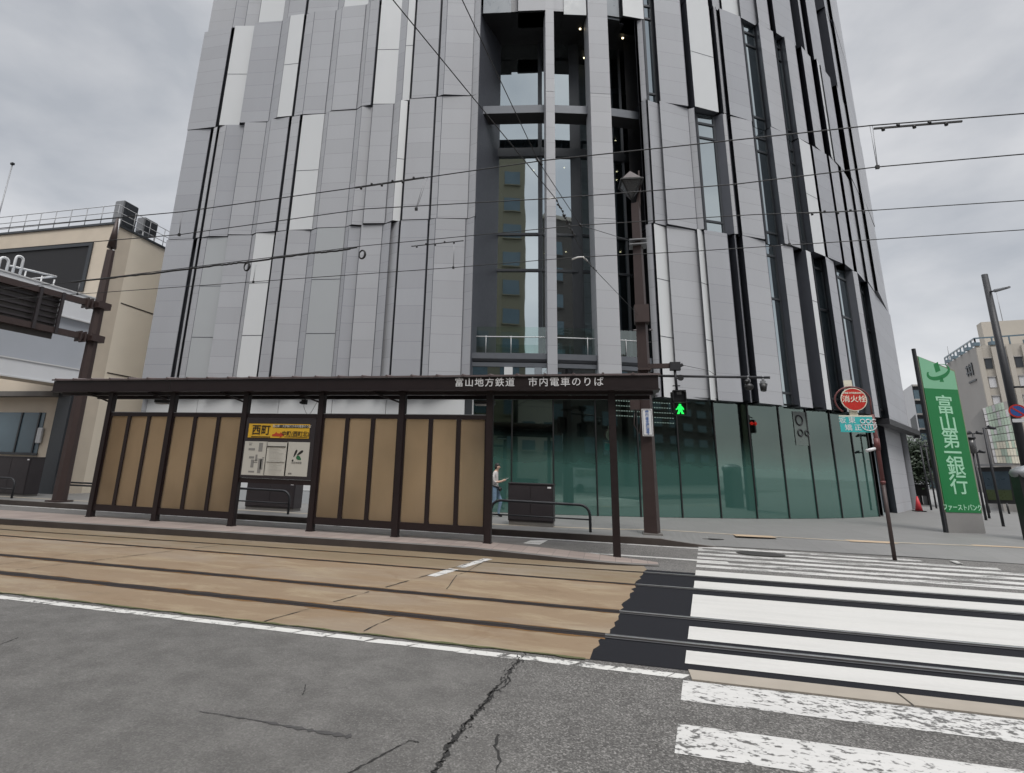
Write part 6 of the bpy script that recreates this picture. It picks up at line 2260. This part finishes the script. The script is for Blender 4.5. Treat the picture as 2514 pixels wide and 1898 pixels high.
for i, (u, vt) in enumerate(((2276, 1095), (2289, 1085), (2299, 1160))):
    plaza_lamp(u, vt, 42 + i * 3, ('thin dark plaza pole nearest the tree', 'taller thin dark plaza pole hugging the left side of the pylon', 'shortest dark plaza pole at the left side of the pylon')[i])
# flower stand with a dark canopy under the tree
q = Z(2244, 1238, .15)
ds_ = math.hypot(q.x, q.y)
k_ = ds_ / 39
fs = thing('flower_stand', 'dark stand with a flat canopy and plants, beneath the round tree', 'stand', (q.x, q.y, .15))
zc1 = D(2245, 1152, ds_).z
m = MB()
m.box((q.x - 1.0 * k_, q.y - .4, zc1 - .1), (q.x + .85 * k_, q.y + .6, zc1 + .02))
m.build('canopy', 'dark_metal', fs)
for x_ in (-.85, .7):
    m = MB()
    m.tube([(q.x + x_ * k_, q.y, .15), (q.x + x_ * k_, q.y, zc1)], .05, 6)
    m.build('leg', 'dark_metal', fs)
m = MB()
m.box((q.x - .75 * k_, q.y - .3, .75), (q.x + .65 * k_, q.y + .4, 1.5))
for k in range(5): m.box((q.x + (-.72 + k * .32) * k_, q.y - .25, .15), (q.x + (-.62 + k * .32) * k_, q.y + .35, .75))
m.build('counter', 'black', fs)
m = MB()
for _ in range(1200):
    p = Vector((q.x + rt.gauss(0, .4) * k_, q.y + rt.gauss(0, .22), 2.1 + rt.gauss(0, .4)))
    a = Vector((rt.gauss(0, 1), rt.gauss(0, 1), rt.gauss(0, 1))).normalized()
    b = a.orthogonal()
    s = rt.uniform(.05, .11)
    m.face([p - a * s, p + b * s * .5, p + a * s, p - b * s * .5])
m.build('plant', 'leaf', fs)
# street light with no-parking sign
q = D(2490, 1010, 46)
sl2 = thing('street_light', 'dark slim street light with a round no-parking sign at the right edge', 'street light', (q.x, q.y, .1))
zt2 = D(2418, 674, 46).z
m = MB()
m.tube([(q.x, q.y, .1), (q.x, q.y, zt2)], .25, 14, 0, .16)
m.build('pole', 'dark_metal', sl2)
m = MB()
a = D(2436, 716, 46)
b = D(2443, 714, 45.6)
c = D(2478, 705, 44.5)
m.tube([(q.x, q.y, a.z), b], .05, 6)
m.tube([b, b.lerp(c, .25), b.lerp(c, .7), c], .11, 8, 1, .07)
m.build('lamp_arm', ['dark_metal', 'grey_metal'], sl2)
m = MB()
a = D(2492, 950, 46)
m.tube([(q.x, q.y, a.z), (q.x + 3, q.y - .4, a.z + .06)], .06, 6)
m.build('side_arm', 'dark_metal', sl2)
sgn = D(2498, 1009, 45.2)
rs = .38
fwd = Vector((sgn.x, sgn.y, 0)).normalized()
sux = Vector((fwd.y, -fwd.x, 0))
for r_, mt, o_2, nm in ((rs, 'red_sign', 0, 'sign_rim'), (rs * .78, 'blue_sign', .006, 'sign_face')):
    m = MB()
    m.plate(circ(r_), Vector(sgn) - fwd * o_2, sux, (0, 0, 1), .012)
    if nm == 'sign_face':
        m.plate([rot(p, R_(-45)) for p in ((-.29, -.04), (.29, -.04), (.29, .04), (-.29, .04))], Vector(sgn) - fwd * .014, sux, (0, 0, 1), .004, 1)
    m.build(nm, [mt, 'red_sign'], sl2)
m = MB()
m.plate([(-.30, -.2), (.42, -.2), (.42, 0), (-.30, 0)], Vector(sgn) - Vector((0, 0, .44)), sux, (0, 0, 1), .01)
m.build('sign_plate', 'lettering', sl2)

# ================================================================== ACROSS THE ROAD (seen mirrored in the glass)
def opposite(name, label, x0, x1, y0, y1, h, wall, cols, rows, band):
    t = thing(name, label, 'building', ((x0 + x1) / 2, (y0 + y1) / 2, 0))
    m = MB()
    m.box((x0, y0, 0), (x1, y1, h))
    m.build('wall', wall, t)
    for face in (0, 1):
        for i in range(cols):
            for j in range(rows):
                z0 = 3.6 + (h - 5) * j / rows
                z1 = z0 + (h - 5) / rows * .5
                if face == 0:
                    w_ = (x1 - x0) / cols
                    a, b = x0 + w_ * (i + .2), x0 + w_ * (i + .8)
                    q = (a, y1, b, y1 + .06)
                    box = ((a, y1 + .001, z0), (b, y1 + .06, z1))
                    sill = ((a - .1, y1 + .061, z0 - .12), (b + .1, y1 + .2, z0))
                else:
                    w_ = (y1 - y0) / cols
                    a, b = y0 + w_ * (i + .2), y0 + w_ * (i + .8)
                    box = ((x1 + .001, a, z0), (x1 + .06, b, z1))
                    sill = ((x1 + .061, a - .1, z0 - .12), (x1 + .2, b + .1, z0))
                m = MB()
                m.box(*box)
                m.box(*sill, 1)
                m.build('window', ['far_blue', wall], t)
    m = MB()
    m.box((x0 - .15, y0 - .15, h), (x1 + .15, y1 + .15, h + .5))
    m.build('parapet', band, t)
opposite('tan_tower_block', 'olive tan tower block across the road, mirrored in the hall glass at left', -9.5, 3.8, -38, -16, 40, 'tan_tower', 4, 10, 'far_beige')
opposite('dark_apartment_block', 'dark apartment block across the road, mirrored in the right hall glass', 15, 34, -36, -17, 33, 'dark_tower', 5, 8, 'far_beige')
opposite('low_shop_building', 'low shop building across the road between two tall blocks, mirrored in the glass', 4.6, 14, -34, -17.5, 9, 'far_beige', 4, 2, 'far_white')
opposite('grey_office_building', 'grey office building across the road at left, mirrored in the window strips', -62, -11, -36, -16.5, 15, 'far_shadow_grey', 12, 4, 'far_white')
opposite('brown_brick_building', 'brown brick building across the road at right, mirrored in the green glass', 35, 78, -36, -17, 17, 'dark_tower', 10, 5, 'far_beige')
gpt = hit((1848, 1040), .42)
dv = ray(1848, 1040)
dh = math.hypot(dv.x, dv.y)
dv2 = Vector((dv.x, dv.y)).normalized()
ca_, cb_ = hit((1859, 1271), .42), hit((1938, 1271), .42)
nn = Vector((-(cb_ - ca_).y, (cb_ - ca_).x)).normalized()
rv = dv2 - nn * 2 * dv2.dot(nn)
L1_ = gpt.length
tt = 9.
sp2 = gpt + rv * tt
sz = 1.7 + dv.z / dh * (L1_ + tt)

sgx = thing('signal_post', 'signal post with a lit red lamp, mirrored in the green glass', 'traffic light', (sp2.x, sp2.y, 0))
m = MB()
m.tube([(sp2.x + .5, sp2.y - .3, 0), (sp2.x + .5, sp2.y - .3, sz + .5)], .07, 8)
m.tube([(sp2.x + .5, sp2.y - .3, sz + .45), (sp2.x, sp2.y, sz + .3)], .03, 6)
m.build('post', 'dark_metal', sgx)
m = MB()
m.box((sp2.x - .17, sp2.y - .12, sz - .5), (sp2.x + .17, sp2.y + .12, sz + .2))
m.build('housing', 'black', sgx, .03)
m = MB()
m.sphere((sp2.x, sp2.y + .1, sz), .115, 0, 12, 8)
m.sphere((sp2.x - .1, sp2.y, sz), .115, 0, 12, 8)
m.sphere((sp2.x + .1, sp2.y, sz), .115, 0, 12, 8)
m.build('red_lamp', 'red_man', sgx)
gpt = hit((1450, 1200), .42)
dv = ray(1450, 1150)
dv2 = Vector((dv.x, dv.y)).normalized()
ca_, cb_ = hit((1360, 1271), .42), hit((1468, 1271), .42)
nn = Vector((-(cb_ - ca_).y, (cb_ - ca_).x)).normalized()
rv = dv2 - nn * 2 * dv2.dot(nn)
tt = (gpt.y + 2.6) / -rv.y
vx = gpt.x + rv.x * tt
van = thing('white_van', 'white minivan on the road behind the viewer, mirrored in the green glass', 'van', (vx, -2.6, 0))
m = MB()
prof = [(-2.2, .35), (2.2, .35), (2.25, .9), (1.55, 1.12), (.95, 1.85), (-1.9, 1.9), (-2.2, 1.2)]
m.mesh([(vx + a, -3.4, b) for a, b in prof] + [(vx + a, -1.8, b) for a, b in prof], [tuple(range(7)), tuple(reversed(range(7, 14)))] + [(i, 7 + i, 7 + (i + 1) % 7, (i + 1) % 7) for i in range(7)])
m.build('body', 'white_panel', van, .06)
m = MB()
m.mesh([(vx + a, -1.79, b) for a, b in ((-1.95, 1.15), (1.35, 1.15), (.85, 1.75), (-1.75, 1.78))], [(3, 2, 1, 0)])
m.build('side_window', 'glass', van)
for a in (-1.4, 1.4):
    for y_ in (-1.85, -3.35):
        m = MB()
        m.tube([(vx + a, y_ - .1, .33), (vx + a, y_ + .1, .33)], .33, 16)
        m.build('wheel', 'black', van)
